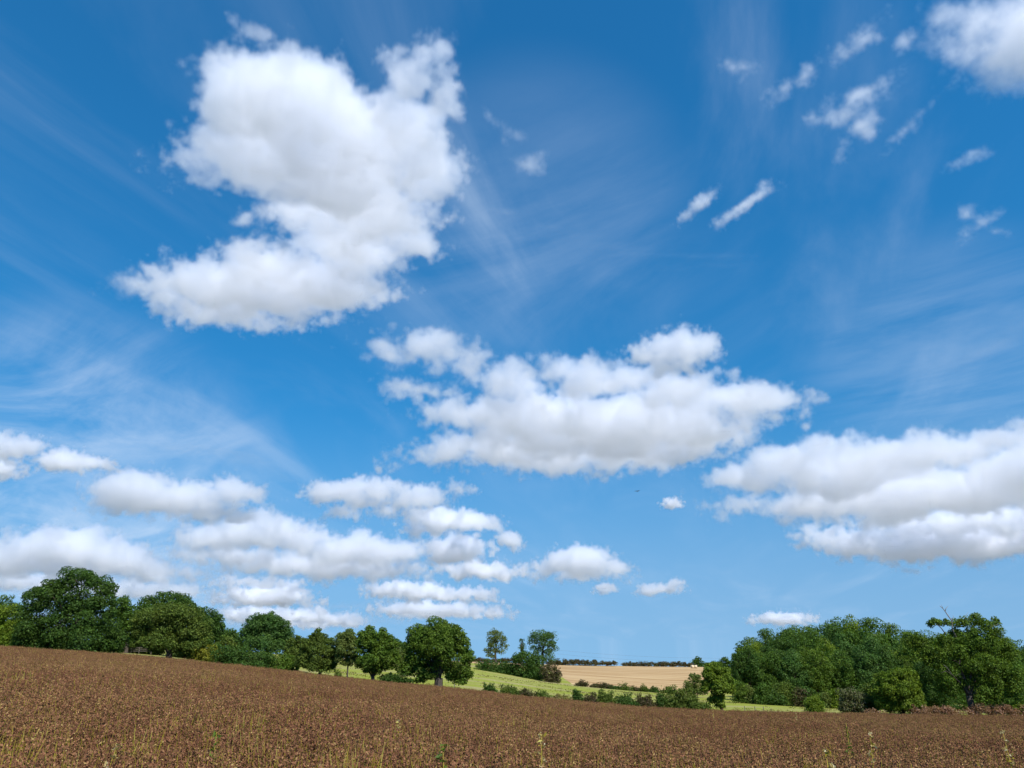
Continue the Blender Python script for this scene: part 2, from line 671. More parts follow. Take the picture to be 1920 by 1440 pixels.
def tree(name, label, cat, D, bx, lobes_px, n, leaf, mat, r=0.35, fork=2.2, group=None, **kw):
    """one tree standing D metres ahead: an Empty at its foot > trunk, crown"""
    NSEED[0] += 1
    rnd = random.Random(NSEED[0])
    rng = np.random.default_rng(NSEED[0])
    u = ut(bx, 1270)[0]
    base = Vector((u * D, D, H(u * D, D)))
    root = link(name, None, loc=base)
    tag(root, label, cat, group)
    lb = to_local(lobes_px, D, base, rnd, kw.pop('deep', 0.9))
    if kw.get('part') == 'foliage':                     # bushes are leafy down to the ground
        for c, r_ in list(lb):
            zb = c[2] - r_[2]
            if zb < 2.5:
                lb.append(((c[0], c[1], max(zb, 0) / 2 + 0.2), (r_[0] * .9, r_[1] * .9, max(zb, 0) / 2 + 0.5)))
    tw = kw.pop('trunk_mat', BARK)
    crown = kw.pop('part', 'crown')
    stem = kw.pop('stem', 'trunk')
    me = mesh_np(crown, leaves(rng, lb, n, leaf, **kw), 4, mats=(LEAF[mat],))
    link(crown, me, root)
    link(stem, trunk_mesh(stem, rnd, lb, r, fork, tw), root)
    return root


def bush(label, D, bx, lobes_px, n, leaf, mat, group=None, cat='bush', name='bush', **kw):
    kw.setdefault('clump', 0.3)
    return tree(name, label, cat, D, bx, lobes_px, n, leaf, mat, r=0.08, fork=0.5, group=group, stem='stem', part='foliage', **kw)


LEFTG = 'trees along the left field edge'
# ---- left group
tree('broadleaf_tree', 'dark tree top showing at the left picture edge behind the bright green tree', 'tree', 168, -12,
     [(-30, 1150, 40, 34), (5, 1148, 24, 30), (-10, 1190, 50, 30)], 7000, 0.42, 'wood', group=LEFTG)
tree('broadleaf_tree', 'bright green low tree at the left picture edge beside the largest dark oak', 'tree', 136, 5,
     [(-30, 1165, 35, 28), (12, 1160, 34, 26), (40, 1180, 26, 30), (-10, 1195, 50, 26), (30, 1200, 30, 18)], 10000, 0.36, 'bright', group=LEFTG, fork=1.5)
tree('oak_tree', 'tallest dark green oak on the left with sky gaps through its crown', 'tree', 131, 138,
     [(148, 1088, 34, 22), (120, 1098, 24, 20), (182, 1104, 30, 20), (84, 1112, 26, 20), (62, 1122, 16, 22), (206, 1110, 12, 12), (200, 1128, 20, 16),
      (110, 1128, 38, 24), (160, 1136, 36, 24), (70, 1150, 28, 26), (130, 1165, 50, 30), (188, 1165, 34, 34), (80, 1185, 40, 26), (140, 1198, 54, 24),
      (196, 1200, 30, 24), (60, 1200, 26, 22)], 36000, 0.34, 'dark', r=0.6, fork=3.2, group=LEFTG, clump=0.26, sparse=0.2, fill=0.1)
tree('broadleaf_tree', 'mid green tree just behind the right side of the tallest oak', 'tree', 150, 228,
     [(228, 1142, 20, 22), (215, 1165, 26, 30), (240, 1180, 24, 34), (225, 1200, 28, 22)], 10000, 0.36, 'wood', group=LEFTG)
tree('broadleaf_tree', 'dark domed tree rising behind the spreading short trunked oak', 'tree', 156, 312,
     [(312, 1128, 34, 18), (280, 1135, 20, 14), (340, 1140, 24, 18), (310, 1160, 56, 30), (300, 1190, 50, 24)], 14000, 0.4, 'dark', group=LEFTG)
tree('oak_tree', 'spreading olive green oak with a short forked trunk showing at the field edge', 'tree', 131, 311,
     [(310, 1152, 40, 20), (278, 1165, 28, 20), (345, 1160, 32, 22), (262, 1185, 18, 16), (300, 1182, 40, 22), (350, 1188, 34, 22), (375, 1180, 18, 24),
      (272, 1205, 26, 12), (318, 1205, 40, 12), (362, 1210, 28, 14), (296, 1216, 16, 8), (336, 1219, 14, 7), (345, 1222, 12, 5)], 26000, 0.32, 'olive', r=0.55, fork=1.6,
     group=LEFTG, clump=0.22)
tree('broadleaf_tree', 'dark tree sloping down to the right of the spreading oak', 'tree', 148, 388,
     [(368, 1160, 26, 18), (392, 1165, 20, 20), (400, 1185, 20, 20), (380, 1195, 34, 26), (410, 1200, 10, 14)], 10000, 0.38, 'dark', group=LEFTG)
tree('broadleaf_tree', 'small far round tree peeping between the sloping tree and the rounded tree', 'tree', 240, 433,
     [(433, 1190, 12, 10), (428, 1200, 12, 12), (440, 1200, 10, 12)], 1800, 0.55, 'dark', group=LEFTG)
bush('reddish green bush behind the yellowing bush', 146, 425, [(420, 1212, 26, 14), (445, 1212, 16, 10), (405, 1216, 12, 10)], 3600, 0.36, 'olive', 'hedge bushes along the left field edge')
bush('yellowing bush at the field edge right of the spreading oak', 131, 385, [(372, 1222, 18, 16), (395, 1226, 20, 14), (405, 1232, 14, 10), (372, 1236, 16, 8)], 6000, 0.3, 'yellow', 'hedge bushes along the left field edge')
bush('dark green rounded hedge bush right of the yellowing bush', 130, 432, [(425, 1228, 26, 20), (450, 1232, 22, 16), (440, 1242, 30, 10)], 6500, 0.3, 'dark', 'hedge bushes along the left field edge')
bush('dark low hedge bush under the left side of the rounded tree', 130, 478, [(470, 1236, 24, 16), (494, 1238, 22, 15), (480, 1248, 30, 8)], 5500, 0.3, 'dark', 'hedge bushes along the left field edge')
bush('dark low hedge bush under the right side of the rounded tree', 130, 522, [(515, 1240, 22, 16), (538, 1244, 18, 14), (522, 1253, 28, 7)], 5500, 0.3, 'oak', 'hedge bushes along the left field edge')
tree('broadleaf_tree', 'smooth rounded dark green tree standing above the low hedge', 'tree', 138, 497,
     [(500, 1166, 28, 18), (478, 1178, 24, 20), (522, 1178, 20, 20), (497, 1190, 40, 26), (465, 1198, 18, 18), (532, 1200, 14, 20), (497, 1212, 44, 16)], 22000, 0.31, 'bluegreen', r=0.4, group=LEFTG, clump=0.2)
tree('willow_tree', 'narrow olive tree with pointed top left of the broad willow', 'tree', 137, 556,
     [(556, 1205, 10, 14), (545, 1215, 14, 16), (568, 1212, 12, 16), (555, 1235, 24, 20), (575, 1228, 10, 24)], 8500, 0.27, 'olive', group=LEFTG, clump=0.2)
tree('willow_tree', 'broad olive willow with feathery pointed top and dark shaded foot', 'tree', 129, 597,
     [(594, 1188, 6, 9), (586, 1196, 8, 8), (604, 1196, 8, 9), (594, 1204, 16, 14), (578, 1212, 14, 14), (615, 1210, 14, 14), (600, 1226, 32, 20), (570, 1238, 14, 16), (626, 1230, 10, 14), (598, 1248, 30, 14), (620, 1250, 10, 6)],
     20000, 0.26, 'olive', r=0.3, fork=1.0, group=LEFTG, clump=0.17)
tree('young_tree', 'slim light green tree on a thin bare trunk', 'tree', 128, 651,
     [(650, 1192, 16, 10), (640, 1204, 14, 12), (660, 1204, 14, 12), (648, 1218, 20, 14), (640, 1232, 12, 10), (660, 1234, 12, 10), (650, 1244, 10, 6)], 9000, 0.27, 'pale', r=0.13, fork=2.9, group=LEFTG, clump=0.24, sparse=0.2)
tree('oak_tree', 'dark green tree with two spiky tops between the slim tree and the big oak', 'tree', 128, 701,
     [(695, 1184, 8, 8), (716, 1187, 7, 8), (682, 1194, 12, 10), (704, 1200, 24, 14), (728, 1202, 14, 12), (690, 1216, 24, 16), (722, 1220, 24, 18), (740, 1232, 10, 12), (700, 1238, 30, 16), (680, 1242, 12, 12),
      (728, 1246, 18, 12), (700, 1256, 16, 8)], 20000, 0.3, 'oak', r=0.32, fork=1.4, group=LEFTG, clump=0.23)
tree('young_tree', 'sparse yellow green young tree between the dark tree and the big oak', 'tree', 142, 752,
     [(750, 1224, 10, 10), (758, 1240, 10, 12), (748, 1252, 8, 10), (760, 1258, 7, 8)], 2600, 0.3, 'pale', r=0.1, group=LEFTG, sparse=0.35)
tree('oak_tree', 'big freestanding round oak with a thick short trunk by the meadow', 'tree', 128, 822,
     [(815, 1184, 30, 19), (788, 1192, 22, 16), (842, 1190, 26, 17), (776, 1212, 18, 18), (866, 1208, 16, 18), (816, 1212, 44, 22), (794, 1232, 28, 18), (846, 1232, 32, 20), (876, 1236, 12, 18), (768, 1238, 12, 14), (820, 1250, 26, 14),
      (784, 1258, 19, 15), (788, 1272, 10, 9), (762, 1254, 11, 15), (805, 1266, 16, 10), (856, 1262, 22, 16), (876, 1262, 10, 14), (864, 1277, 12, 7), (842, 1268, 10, 9)], 36000, 0.3, 'oak', r=0.75, fork=2.0, group=LEFTG, clump=0.23)
bush('dark low bramble bush under the twin topped dark tree', 128, 748, [(740, 1272, 18, 8), (760, 1277, 14, 7), (722, 1272, 12, 7)], 3500, 0.26, 'dark', cat='bush')
bush('tiny sapling at the field edge between the willow and the slim tree', 128, 632, [(632, 1262, 5, 7), (634, 1268, 6, 5)], 500, 0.24, 'olive', name='sapling', cat='sapling')
# shaded undergrowth below the left group
for px, py, w, h, D_, mat, lab in (
        (70, 1206, 30, 14, 133, 'dark', 'dark undergrowth bush at the left foot of the tallest oak'),
        (128, 1210, 34, 15, 133, 'dark', 'dark undergrowth bush right under the trunk of the tallest oak'),
        (190, 1213, 32, 15, 133, 'dark', 'dark undergrowth bush at the right foot of the tallest oak'),
        (15, 1204, 34, 13, 134, 'bright', 'bright undergrowth bush below the bright green tree at the left edge'),
        (240, 1206, 26, 12, 158, 'woodlight', 'mid green bush behind the grey rail fence'),
        (285, 1208, 26, 12, 158, 'olive', 'olive bush behind the spreading oak, left of its trunk'),
        (345, 1210, 30, 13, 152, 'dark', 'dark bush behind the spreading oak, right of its trunk')):
    bush(lab, D_, px, [(px - w * .5, py, w * .55, h * .8), (px + w * .5, py, w * .55, h * .8), (px, py - 2, w * .6, h), (px, py + h * .6, w, h * .6)], 4500, 0.34, mat, 'undergrowth below the left tree group')
# distant wooded rise behind the gap
for k, (px, py, rx, ry, lab) in enumerate(((738, 1207, 22, 12, 'far blue green tree showing in the gap left of the big oak'), (758, 1211, 18, 10, 'far blue green tree touching the left flank of the big oak'),
                                           (715, 1208, 16, 10, 'far blue green tree peeping over the twin topped dark tree'))):
    tree('broadleaf_tree', lab, 'tree', 330, px, [(px, py, rx * .7, ry * .8), (px - rx * .5, py + 8, rx * .6, ry), (px + rx * .5, py + 8, rx * .6, ry), (px, py + 24, rx, 16)], 2500, 0.7, 'bluegreen', group='far trees behind the left field edge', fork=3)

# ---- far trees by the stubble
FAR = 'trees standing by the stubble field'
tree('elm_tree', 'airy tall tree alone left of the twin far trees with sky showing through', 'tree', 350, 929,
     [(928, 1190, 13, 8), (922, 1200, 11, 8), (937, 1200, 11, 9), (944, 1212, 8, 6), (925, 1212, 12, 7), (916, 1222, 8, 6), (934, 1222, 10, 5), (922, 1230, 8, 4)], 3200, 0.55, 'pale', r=0.5, fork=6, group=FAR, sparse=0.15, fill=0.05, clump=0.3)
tree('elm_tree', 'far tree with broad flattened crown right of the ivy covered stump', 'tree', 345, 1018,
     [(1012, 1193, 20, 9), (1030, 1196, 14, 10), (998, 1200, 10, 8), (1020, 1206, 20, 10), (1034, 1214, 10, 14), (1000, 1216, 8, 6), (1012, 1222, 10, 8), (1030, 1232, 13, 12), (1014, 1236, 10, 8)], 5200, 0.55, 'bluegreen', r=0.55, fork=7, group=FAR, sparse=0.08, clump=0.28)
tree('ivy_stump', 'thin ivy covered dead trunk poking up between two far trees', 'tree', 342, 979,
     [(978, 1201, 4, 4), (980, 1209, 5, 4), (978, 1217, 5, 5), (981, 1224, 4, 4)], 500, 0.5, 'dark', r=0.35, fork=9, group=FAR)
bush('large dark round bush at the foot of the far trees', 242, 990, [(985, 1234, 22, 14), (968, 1240, 8, 12), (1002, 1240, 14, 14), (990, 1254, 28, 14), (1000, 1262, 22, 10)], 5500, 0.55, 'dark', cat='bush')
bush('brownish bush on the right end of the far clump against stubble', 236, 1034, [(1028, 1260, 14, 12), (1044, 1262, 8, 13), (1036, 1270, 14, 7)], 2600, 0.5, 'brownhedge', cat='bush')
bush('low green bush left of the large dark round bush', 246, 932, [(900, 1252, 14, 9), (918, 1249, 15, 10), (938, 1249, 16, 9), (956, 1252, 16, 11), (930, 1259, 36, 7)], 5200, 0.5, 'dark', cat='bush')


def hedge(label, D, x0, x1, ytop, ybot, mat, n, leaf=0.6, ragged=2.6, depth=1.6):
    NSEED[0] += 1
    rnd = random.Random(NSEED[0])
    rng = np.random.default_rng(NSEED[0])
    xm = (x0 + x1) / 2
    u = ut(xm, (ytop(xm) + ybot(xm)) / 2)[0]
    base = Vector((u * D, D, H(u * D, D)))
    lb = []
    x = x0
    while x < x1:
        w = rnd.uniform(4, 9)
        yt = ytop(x) - rnd.uniform(-ragged, ragged)
        c = at(x, (yt + ybot(x)) / 2, D)
        e = at(x + w, yt, D)
        lb.append((tuple(c - base), (abs(e.x - c.x) * 0.9, depth, max(e.z - c.z, 0.5))))
        x += w * 0.9
    root = link('hedge', None, loc=base)
    tag(root, label, 'hedge', 'hedges along the skyline')
    link('foliage', mesh_np('foliage', leaves(rng, lb, n, leaf, clump=0.4), 4, mats=(LEAF[mat],)), root)
    mb = MB()
    mb.tube([(0, 0, -1.2), (0.05, 0, 0), (0.1, 0, 0.6)], [0.12, 0.09, 0.05], 5)
    sm = mb.mesh('stem', BARK)
    for c, rr in lb[::2]:
        link('stem', sm, root, (c[0], c[1], c[2] - rr[2]))


hedge('thin skyline hedge left of the far trees above the stubble', 380, 884, 972, lambda x: 1235 + (x - 884) * .03, lambda x: 1241, 'brownhedge', 2500)
hedge('skyline hedge on the stubble crest right of the far trees', 380, 1030, 1157, lambda x: 1238 + (x - 1030) * .03, lambda x: 1247, 'brownhedge', 4200)
hedge('low skyline hedge on the stubble crest left of the single far tree', 383, 1172, 1302, lambda x: 1243, lambda x: 1250, 'brownhedge', 3600, ragged=1.2)
tree('broadleaf_tree', 'small dark far tree on the skyline at the right end of the crest hedge', 'tree', 392, 1309,
     [(1308, 1239, 8, 6), (1302, 1244, 7, 5), (1316, 1245, 8, 5), (1310, 1250, 12, 5)], 1500, 0.6, 'dark', group=FAR)
tree('broadleaf_tree', 'dark far tree on the skyline left of the dense wood', 'tree', 300, 1360,
     [(1358, 1240, 10, 6), (1346, 1246, 10, 5), (1370, 1246, 12, 7), (1360, 1256, 22, 10), (1362, 1270, 22, 12)], 3200, 0.6, 'dark', group=FAR)

# ---- small bushes along the top of the meadow
MB_G = 'small bushes between meadow and stubble'
for px, py, w, h, mat, lab in (
        (1092, 1281, 8, 4, 'brownhedge', 'tiny brown tuft bush farthest left between meadow and stubble'),
        (1118, 1285, 7, 5, 'brownhedge', 'low brown bush touching a larger one between meadow and stubble'),
        (1134, 1285, 10, 5, 'brownhedge', 'dark brownish bush between meadow and stubble, largest of its pair'),
        (1150, 1289, 8, 4, 'dark', 'low green link of bush between two rounder ones at the stubble foot'),
        (1169, 1288, 12, 7, 'olive', 'rounded olive bush in the middle of the row at the stubble foot'),
        (1191, 1292, 9, 4, 'brownhedge', 'low brown bush right of the rounded olive bush'),
        (1207, 1291, 7, 6, 'olive', 'small upright bush, first of two alike at the stubble foot'),
        (1227, 1292, 7, 6, 'dark', 'small upright bush, second of two alike at the stubble foot'),
        (1254, 1293, 11, 7, 'olive', 'wider green bush near the pale thorn tree at the stubble foot')):
    bush(lab, 232, px, [(px - w, py + h * .7, w * .7, h * .4), (px + w, py + h * .7, w * .7, h * .4), (px - w * .3, py, w * .7, h), (px + w * .35, py + 1, w * .65, h * .9), (px, py + h * .6, w, h * .7)], 900, 0.4, mat, MB_G)
tree('thorn_tree', 'pale sparse thorn tree with light bare stem left of the small green tree', 'tree', 205, 1305,
     [(1302, 1272, 12, 9), (1292, 1284, 10, 9), (1312, 1284, 12, 10), (1296, 1296, 12, 7), (1314, 1298, 14, 7)], 3200, 0.36, 'pale', r=0.14, fork=2.0, trunk_mat=DEADWOOD, sparse=0.2)
for px, py, w, h, mat, lab in ((1388, 1292, 14, 14, 'woodlight', 'light green bush just right of the small green tree'), (1404, 1298, 12, 12, 'pale', 'pale bush at the left foot of the dense wood')):
    bush(lab, 178, px, [(px - 4, py - 4, w * .7, h * .7), (px + 5, py, w * .7, h * .7), (px, py + 6, w, h * .6)], 2200, 0.36, mat)

# ---- hedgerow along the lower meadow edge
HB_G = 'hedgerow bushes along the lower meadow edge'
for px, py, w, h, mat, lab in (
        (917, 1290, 10, 7, 'dark', 'small round bush farthest left in the lower meadow hedgerow'),
        (953, 1293, 15, 8, 'olive', 'shaggy wide bush second from left in the lower meadow hedgerow'),
        (985, 1298, 12, 6, 'brownhedge', 'low brown bush third from left in the lower meadow hedgerow'),
        (1013, 1303, 12, 5, 'olive', 'straggling low bush in the gap of the lower meadow hedgerow'),
        (1050, 1309, 13, 4, 'rough', 'lowest grassy bush of the lower meadow hedgerow'),
        (1083, 1304, 9, 12, 'dark', 'upright pointed bush left of a lower one in the hedgerow'),
        (1107, 1309, 12, 8, 'brownhedge', 'low dark bush just right of the upright pointed bush'),
        (1136, 1307, 15, 12, 'olive', 'tall rounded bush with thin top shoots in the hedgerow'),
        (1170, 1312, 18, 10, 'dark', 'broad dark bush in the middle of the lower hedgerow'),
        (1207, 1313, 16, 10, 'brownhedge', 'brown green bush right of the broad dark hedgerow bush'),
        (1239, 1308, 8, 10, 'dark', 'narrow upright bush next to the largest hedgerow bush'),
        (1278, 1309, 31, 19, 'olive', 'largest broad dark bush at the field edge left of the small tree')):
    lob = [(px - w * .45, py + 1, w * .55, h * .7), (px + w * .4, py + 1, w * .6, h * .7), (px, py, w * .6, h * .75), (px, py + h * .6, w * 1.15, h * .5), (px + w, py + h * .85, w * .8, h * .3)]
    hr = random.Random(int(px))
    for q in range(max(3, int(w / 3))):
        lob.append((px + hr.uniform(-.85, .85) * w, py - h * hr.uniform(.45, .95), hr.uniform(1.2, 2.4), h * hr.uniform(.2, .45)))
    bush(lab, 129, px, lob, int(500 + w * h * 14), 0.24, mat, HB_G)
tree('field_maple', 'small bright green tree with dense crown low on its trunk by the meadow', 'tree', 128, 1347,
     [(1342, 1256, 18, 11), (1328, 1264, 12, 12), (1358, 1264, 14, 12), (1342, 1276, 26, 14), (1366, 1280, 10, 12), (1326, 1288, 12, 10), (1350, 1292, 20, 10), (1368, 1294, 8, 8), (1346, 1308, 12, 10), (1336, 1314, 8, 6), (1350, 1322, 9, 7)],
     17000, 0.27, 'bright', r=0.22, fork=1.0, clump=0.22)

# ------------------------------------------------------------------ the dense wood
WOODG = 'trees of the dense wood on the right'
wood_meshes = []
for k in range(7):
    rnd = random.Random(500 + k)
    rng = np.random.default_rng(500 + k)
    lb = [((0, 0, 0.62), (0.55, 0.55, 0.36))]
    for j in range(11):
        a = j * 2.4 + rnd.uniform(-.3, .3)
        rr = rnd.uniform(0.35, 0.72)
        lb.append(((math.cos(a) * rr, math.sin(a) * rr, rnd.uniform(0.25, 0.78) - 0.15 * rr), (rnd.uniform(.24, .38), rnd.uniform(.24, .38), rnd.uniform(.13, .22))))
    unit = [(tuple(np.array(c) * np.array((6, 6, 15))), tuple(np.array(r_) * np.array((6, 6, 15)))) for c, r_ in lb]
    V = leaves(rng, unit, 11000, 0.46, clump=0.24, fill=0.1)
    tm = trunk_mesh('trunk', rnd, unit, 0.38, 4.0)
    wood_meshes.append((V, tm))
wood_crowns = {}


def wood_crown(k, mat):
    if (k, mat) not in wood_crowns:
        wood_crowns[k, mat] = mesh_np('crown', wood_meshes[k][0], 4, mats=(LEAF[mat],))
    return wood_crowns[k, mat]


wr = random.Random(77)


def wood_tree(px, top, half, D, mat, label, name='woodland_tree', group=WOODG):
    u = ut(px, 1290)[0]
    x, y = u * D, D
    z = H(x, y)
    zt = at(px, top, D).z
    hgt = zt - z
    wx = half * D / F
    k = wr.randrange(7)
    root = link(name, None, loc=(x, y, z))
    root.rotation_euler = (0, 0, wr.uniform(0, 6.28))
    root.scale = (wx / 5.6, wx / 5.6, hgt / 14.6)
    tag(root, label, 'tree', group)
    link('crown', wood_crown(k, mat), root)
    link('trunk', wood_meshes[k][1], root)


BACK = ['green tree in the topmost canopy tier of the dense wood, against the sky', 'green tree in the middle canopy tier of the dense wood', 'green tree in the lower canopy tier of the dense wood, behind its front trees']
sky_px = [(1390, 1222), (1402, 1200), (1440, 1184), (1500, 1174), (1545, 1167), (1592, 1162), (1640, 1165), (1690, 1178), (1740, 1188), (1800, 1190), (1870, 1192), (1925, 1204), (2000, 1200), (2100, 1196)]
sxs, sys_ = zip(*sky_px)
mats = ['wood', 'bluegreen', 'woodlight', 'oak', 'dark', 'woodlight', 'wood', 'bright']
# back rows carry the skyline
for px in range(1412, 2120, 34):
    wood_tree(px + wr.uniform(-6, 6), float(np.interp(px, sxs, sys_)) + wr.uniform(-3, 4), wr.uniform(30, 44), 292 + wr.uniform(-10, 10), wr.choice(mats), BACK[0])
for px in range(1418, 2100, 40):
    wood_tree(px + wr.uniform(-8, 8), float(np.interp(px, sxs, sys_)) + wr.uniform(11, 22), wr.uniform(32, 46), 256 + wr.uniform(-10, 10), wr.choice(mats), BACK[1])
for px in range(1424, 2080, 44):
    wood_tree(px + wr.uniform(-8, 8), float(np.interp(px, sxs, sys_)) + wr.uniform(30, 46), wr.uniform(32, 46), 226 + wr.uniform(-8, 8), wr.choice(mats), BACK[2])
front = [(1386, 1224, 13, 'dark', 'narrow dark tree at the far left corner of the dense wood'),
         (1408, 1216, 26, 'dark', 'dark tree forming the steep left end of the dense wood'),
         (1448, 1222, 30, 'wood', 'mid green tree in the wood front, above the left meadow strip'),
         (1490, 1226, 34, 'bluegreen', 'blue green tree in the wood front, left of the tiny round bush'),
         (1535, 1220, 34, 'woodlight', 'lighter green tree in the wood front, behind the tiny round bush'),
         (1580, 1224, 32, 'wood', 'mid green tree in the wood front, behind the grey thicket'),
         (1625, 1220, 34, 'bluegreen', 'blue green tree in the wood front, left behind the bright bush'),
         (1672, 1214, 36, 'dark', 'dark tree in the wood front, right above the bright bush'),
         (1718, 1206, 34, 'woodlight', 'yellow green tree in the wood front, touching the dead topped oak')]
for px, top, half, mat, lab in front:
    wood_tree(px, top, half, 196, mat, lab)
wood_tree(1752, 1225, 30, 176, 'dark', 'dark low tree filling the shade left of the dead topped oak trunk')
wood_tree(1905, 1238, 34, 150, 'wood', 'green tree at the right picture edge beside the dead topped oak')
wood_tree(1960, 1225, 40, 160, 'wood', 'green tree beyond the right picture edge', group=WOODG)
wood_tree(2030, 1230, 44, 165, 'woodlight', 'second green tree beyond the right picture edge', group=WOODG)
# understorey along the wood's foot
UG = 'understorey bushes along the foot of the wood'
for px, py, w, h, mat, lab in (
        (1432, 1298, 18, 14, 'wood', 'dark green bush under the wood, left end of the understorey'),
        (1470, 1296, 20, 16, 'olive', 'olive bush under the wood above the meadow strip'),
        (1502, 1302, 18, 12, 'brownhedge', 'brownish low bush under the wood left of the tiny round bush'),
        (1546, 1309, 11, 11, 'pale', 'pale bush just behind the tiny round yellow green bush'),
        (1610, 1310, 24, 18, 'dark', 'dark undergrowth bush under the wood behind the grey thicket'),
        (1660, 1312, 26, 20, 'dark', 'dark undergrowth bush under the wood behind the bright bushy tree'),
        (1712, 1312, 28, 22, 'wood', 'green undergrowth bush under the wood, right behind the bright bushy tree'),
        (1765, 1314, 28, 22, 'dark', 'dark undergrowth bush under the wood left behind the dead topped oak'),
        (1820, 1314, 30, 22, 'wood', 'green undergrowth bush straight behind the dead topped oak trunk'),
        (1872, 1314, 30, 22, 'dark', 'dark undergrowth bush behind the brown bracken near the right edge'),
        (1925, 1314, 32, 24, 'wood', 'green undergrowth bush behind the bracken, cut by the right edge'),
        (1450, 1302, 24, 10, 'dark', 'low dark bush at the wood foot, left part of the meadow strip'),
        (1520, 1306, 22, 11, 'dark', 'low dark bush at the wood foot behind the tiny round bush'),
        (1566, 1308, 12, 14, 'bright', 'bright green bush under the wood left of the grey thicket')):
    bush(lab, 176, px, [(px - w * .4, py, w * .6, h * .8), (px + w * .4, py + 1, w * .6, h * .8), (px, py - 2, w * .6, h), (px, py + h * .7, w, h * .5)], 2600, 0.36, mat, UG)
bush('tiny round yellow green bush alone on the meadow strip', 130, 1526, [(1526, 1312, 11, 9), (1518, 1320, 9, 9), (1535, 1320, 10, 9), (1526, 1328, 18, 6)], 4200, 0.22, 'bright')
bush('grey brown thicket of bare twigs and leaves left of the bright bush', 132, 1592, [(1585, 1302, 14, 14), (1600, 1308, 16, 14), (1580, 1322, 12, 12), (1604, 1324, 18, 12)], 5200, 0.26, 'greytwig', sparse=0.2)
bush('olive half bare bush between the grey thicket and the bright bush', 133, 1628, [(1624, 1302, 14, 16), (1634, 1316, 12, 14), (1620, 1326, 16, 10)], 4500, 0.26, 'olive')
tree('field_maple', 'broad bright green bushy tree left of the dead topped oak', 'tree', 129, 1684,
     [(1690, 1266, 26, 12), (1662, 1274, 22, 14), (1706, 1274, 18, 14), (1684, 1288, 36, 18), (1652, 1296, 16, 14), (1718, 1298, 14, 18), (1678, 1308, 34, 16), (1706, 1316, 24, 14), (1656, 1318, 16, 12), (1686, 1326, 30, 9)],
     26000, 0.27, 'bright', r=0.2, fork=0.8, clump=0.21)
tree('oak_tree', 'dead topped oak with bare grey twigs above its crown on the right', 'tree', 128, 1812,
     [(1752, 1166, 12, 6), (1768, 1168, 12, 7), (1744, 1172, 5, 7), (1800, 1170, 16, 9), (1828, 1164, 20, 10), (1850, 1172, 16, 8), (1866, 1166, 7, 9), (1842, 1188, 30, 13), (1806, 1194, 26, 11), (1716, 1202, 24, 14), (1740, 1212, 26, 16), (1768, 1200, 14, 10),
      (1790, 1218, 30, 20), (1840, 1214, 38, 22), (1872, 1206, 18, 16), (1890, 1226, 18, 18), (1730, 1230, 20, 12), (1760, 1240, 26, 18), (1820, 1246, 40, 22), (1870, 1250, 34, 22), (1895, 1262, 22, 18), (1770, 1268, 24, 18), (1836, 1280, 34, 20), (1880, 1286, 32, 20), (1776, 1296, 20, 16), (1850, 1308, 30, 16)],
     42000, 0.29, 'oak', r=0.55, fork=3.6, clump=0.24, sparse=0.12)
dead_oak = [o for o in COL.objects if o.get('label', '').startswith('dead topped oak')][0]


def dead(path, r0, mat=DEADWOOD):
    pts = [at(x, y, D) - dead_oak.location for x, y, D in path]
    mb = MB()
    mb.tube(pts, [r0 * (1 - 0.75 * i / (len(pts) - 1)) for i in range(len(pts))], 6)
    link('dead_limb', mb.mesh('dead_limb', mat), dead_oak)


dead([(1795, 1200, 128), (1786, 1180, 128), (1784, 1163, 127.7), (1778, 1155, 127.6), (1772, 1146, 127.5), (1768, 1141, 127.4), (1762, 1136, 127.2)], 0.13)
dead([(1772, 1146, 127.5), (1774, 1140, 127.5), (1778, 1136, 127.6)], 0.06)
dead([(1768, 1141, 127.4), (1765, 1134, 127.4)], 0.05)
dead([(1784, 1163, 127.7), (1788, 1157, 127.9), (1787, 1153, 128)], 0.05)
dead([(1806, 1175, 128), (1810, 1155, 128), (1815, 1148, 128)], 0.05)
dead([(1774, 1190, 126.5), (1765, 1178, 126.2), (1758, 1172, 126), (1750, 1172, 126)], 0.09, BARK)
dead([(1800, 1280, 126), (1785, 1265, 124.5), (1774, 1258, 124), (1764, 1262, 123.6)], 0.08, BARK)
dead([(1785, 1265, 124.5), (1776, 1252, 124), (1769, 1246, 123.8)], 0.05)

dead([(1848, 1176, 127), (1862, 1174, 126.5), (1872, 1170, 126.3)], 0.06)
bush('small vivid green bush in the bracken at the right picture edge', 127.5, 1908, [(1904, 1326, 10, 8), (1914, 1330, 10, 8)], 2200, 0.24, 'bright')


# ------------------------------------------------------------------ ground cover
def tufts(rng, pts, hgt, n_each, spread, width=0.05, lean_=0.35):
    """blades standing on pts"""
    P = np.repeat(pts, n_each, 0)
    n = len(P)
    P = P + np.stack([rng.normal(0, spread, n), rng.normal(0, spread, n), np.zeros(n)], -1)
    h = hgt * (0.5 + rng.random(n) * 0.8)
    a = rng.random(n) * 6.283
    lean = rng.normal(0, lean_, (n, 2))
    top = P + np.stack([lean[:, 0] * h, lean[:, 1] * h, h], -1)
    side = np.stack([np.cos(a), np.sin(a), np.zeros(n)], -1) * (width * (0.5 + rng.random(n)))[:, None]
    mid = P * 0.45 + top * 0.55 + np.stack([lean[:, 0], lean[:, 1], np.zeros(n)], -1) * (-0.12)
    return np.stack([P - side, P + side, mid + side * 0.8, top], 1)


def ground_pts(rng, n, u0, u1, d0, d1):
    d = np.sqrt(rng.random(n) * (d1 ** 2 - d0 ** 2) + d0 ** 2)
    u = u0 + (u1 - u0) * rng.random(n)
    return np.stack([u * d, d, HH(u * d, d)], -1)


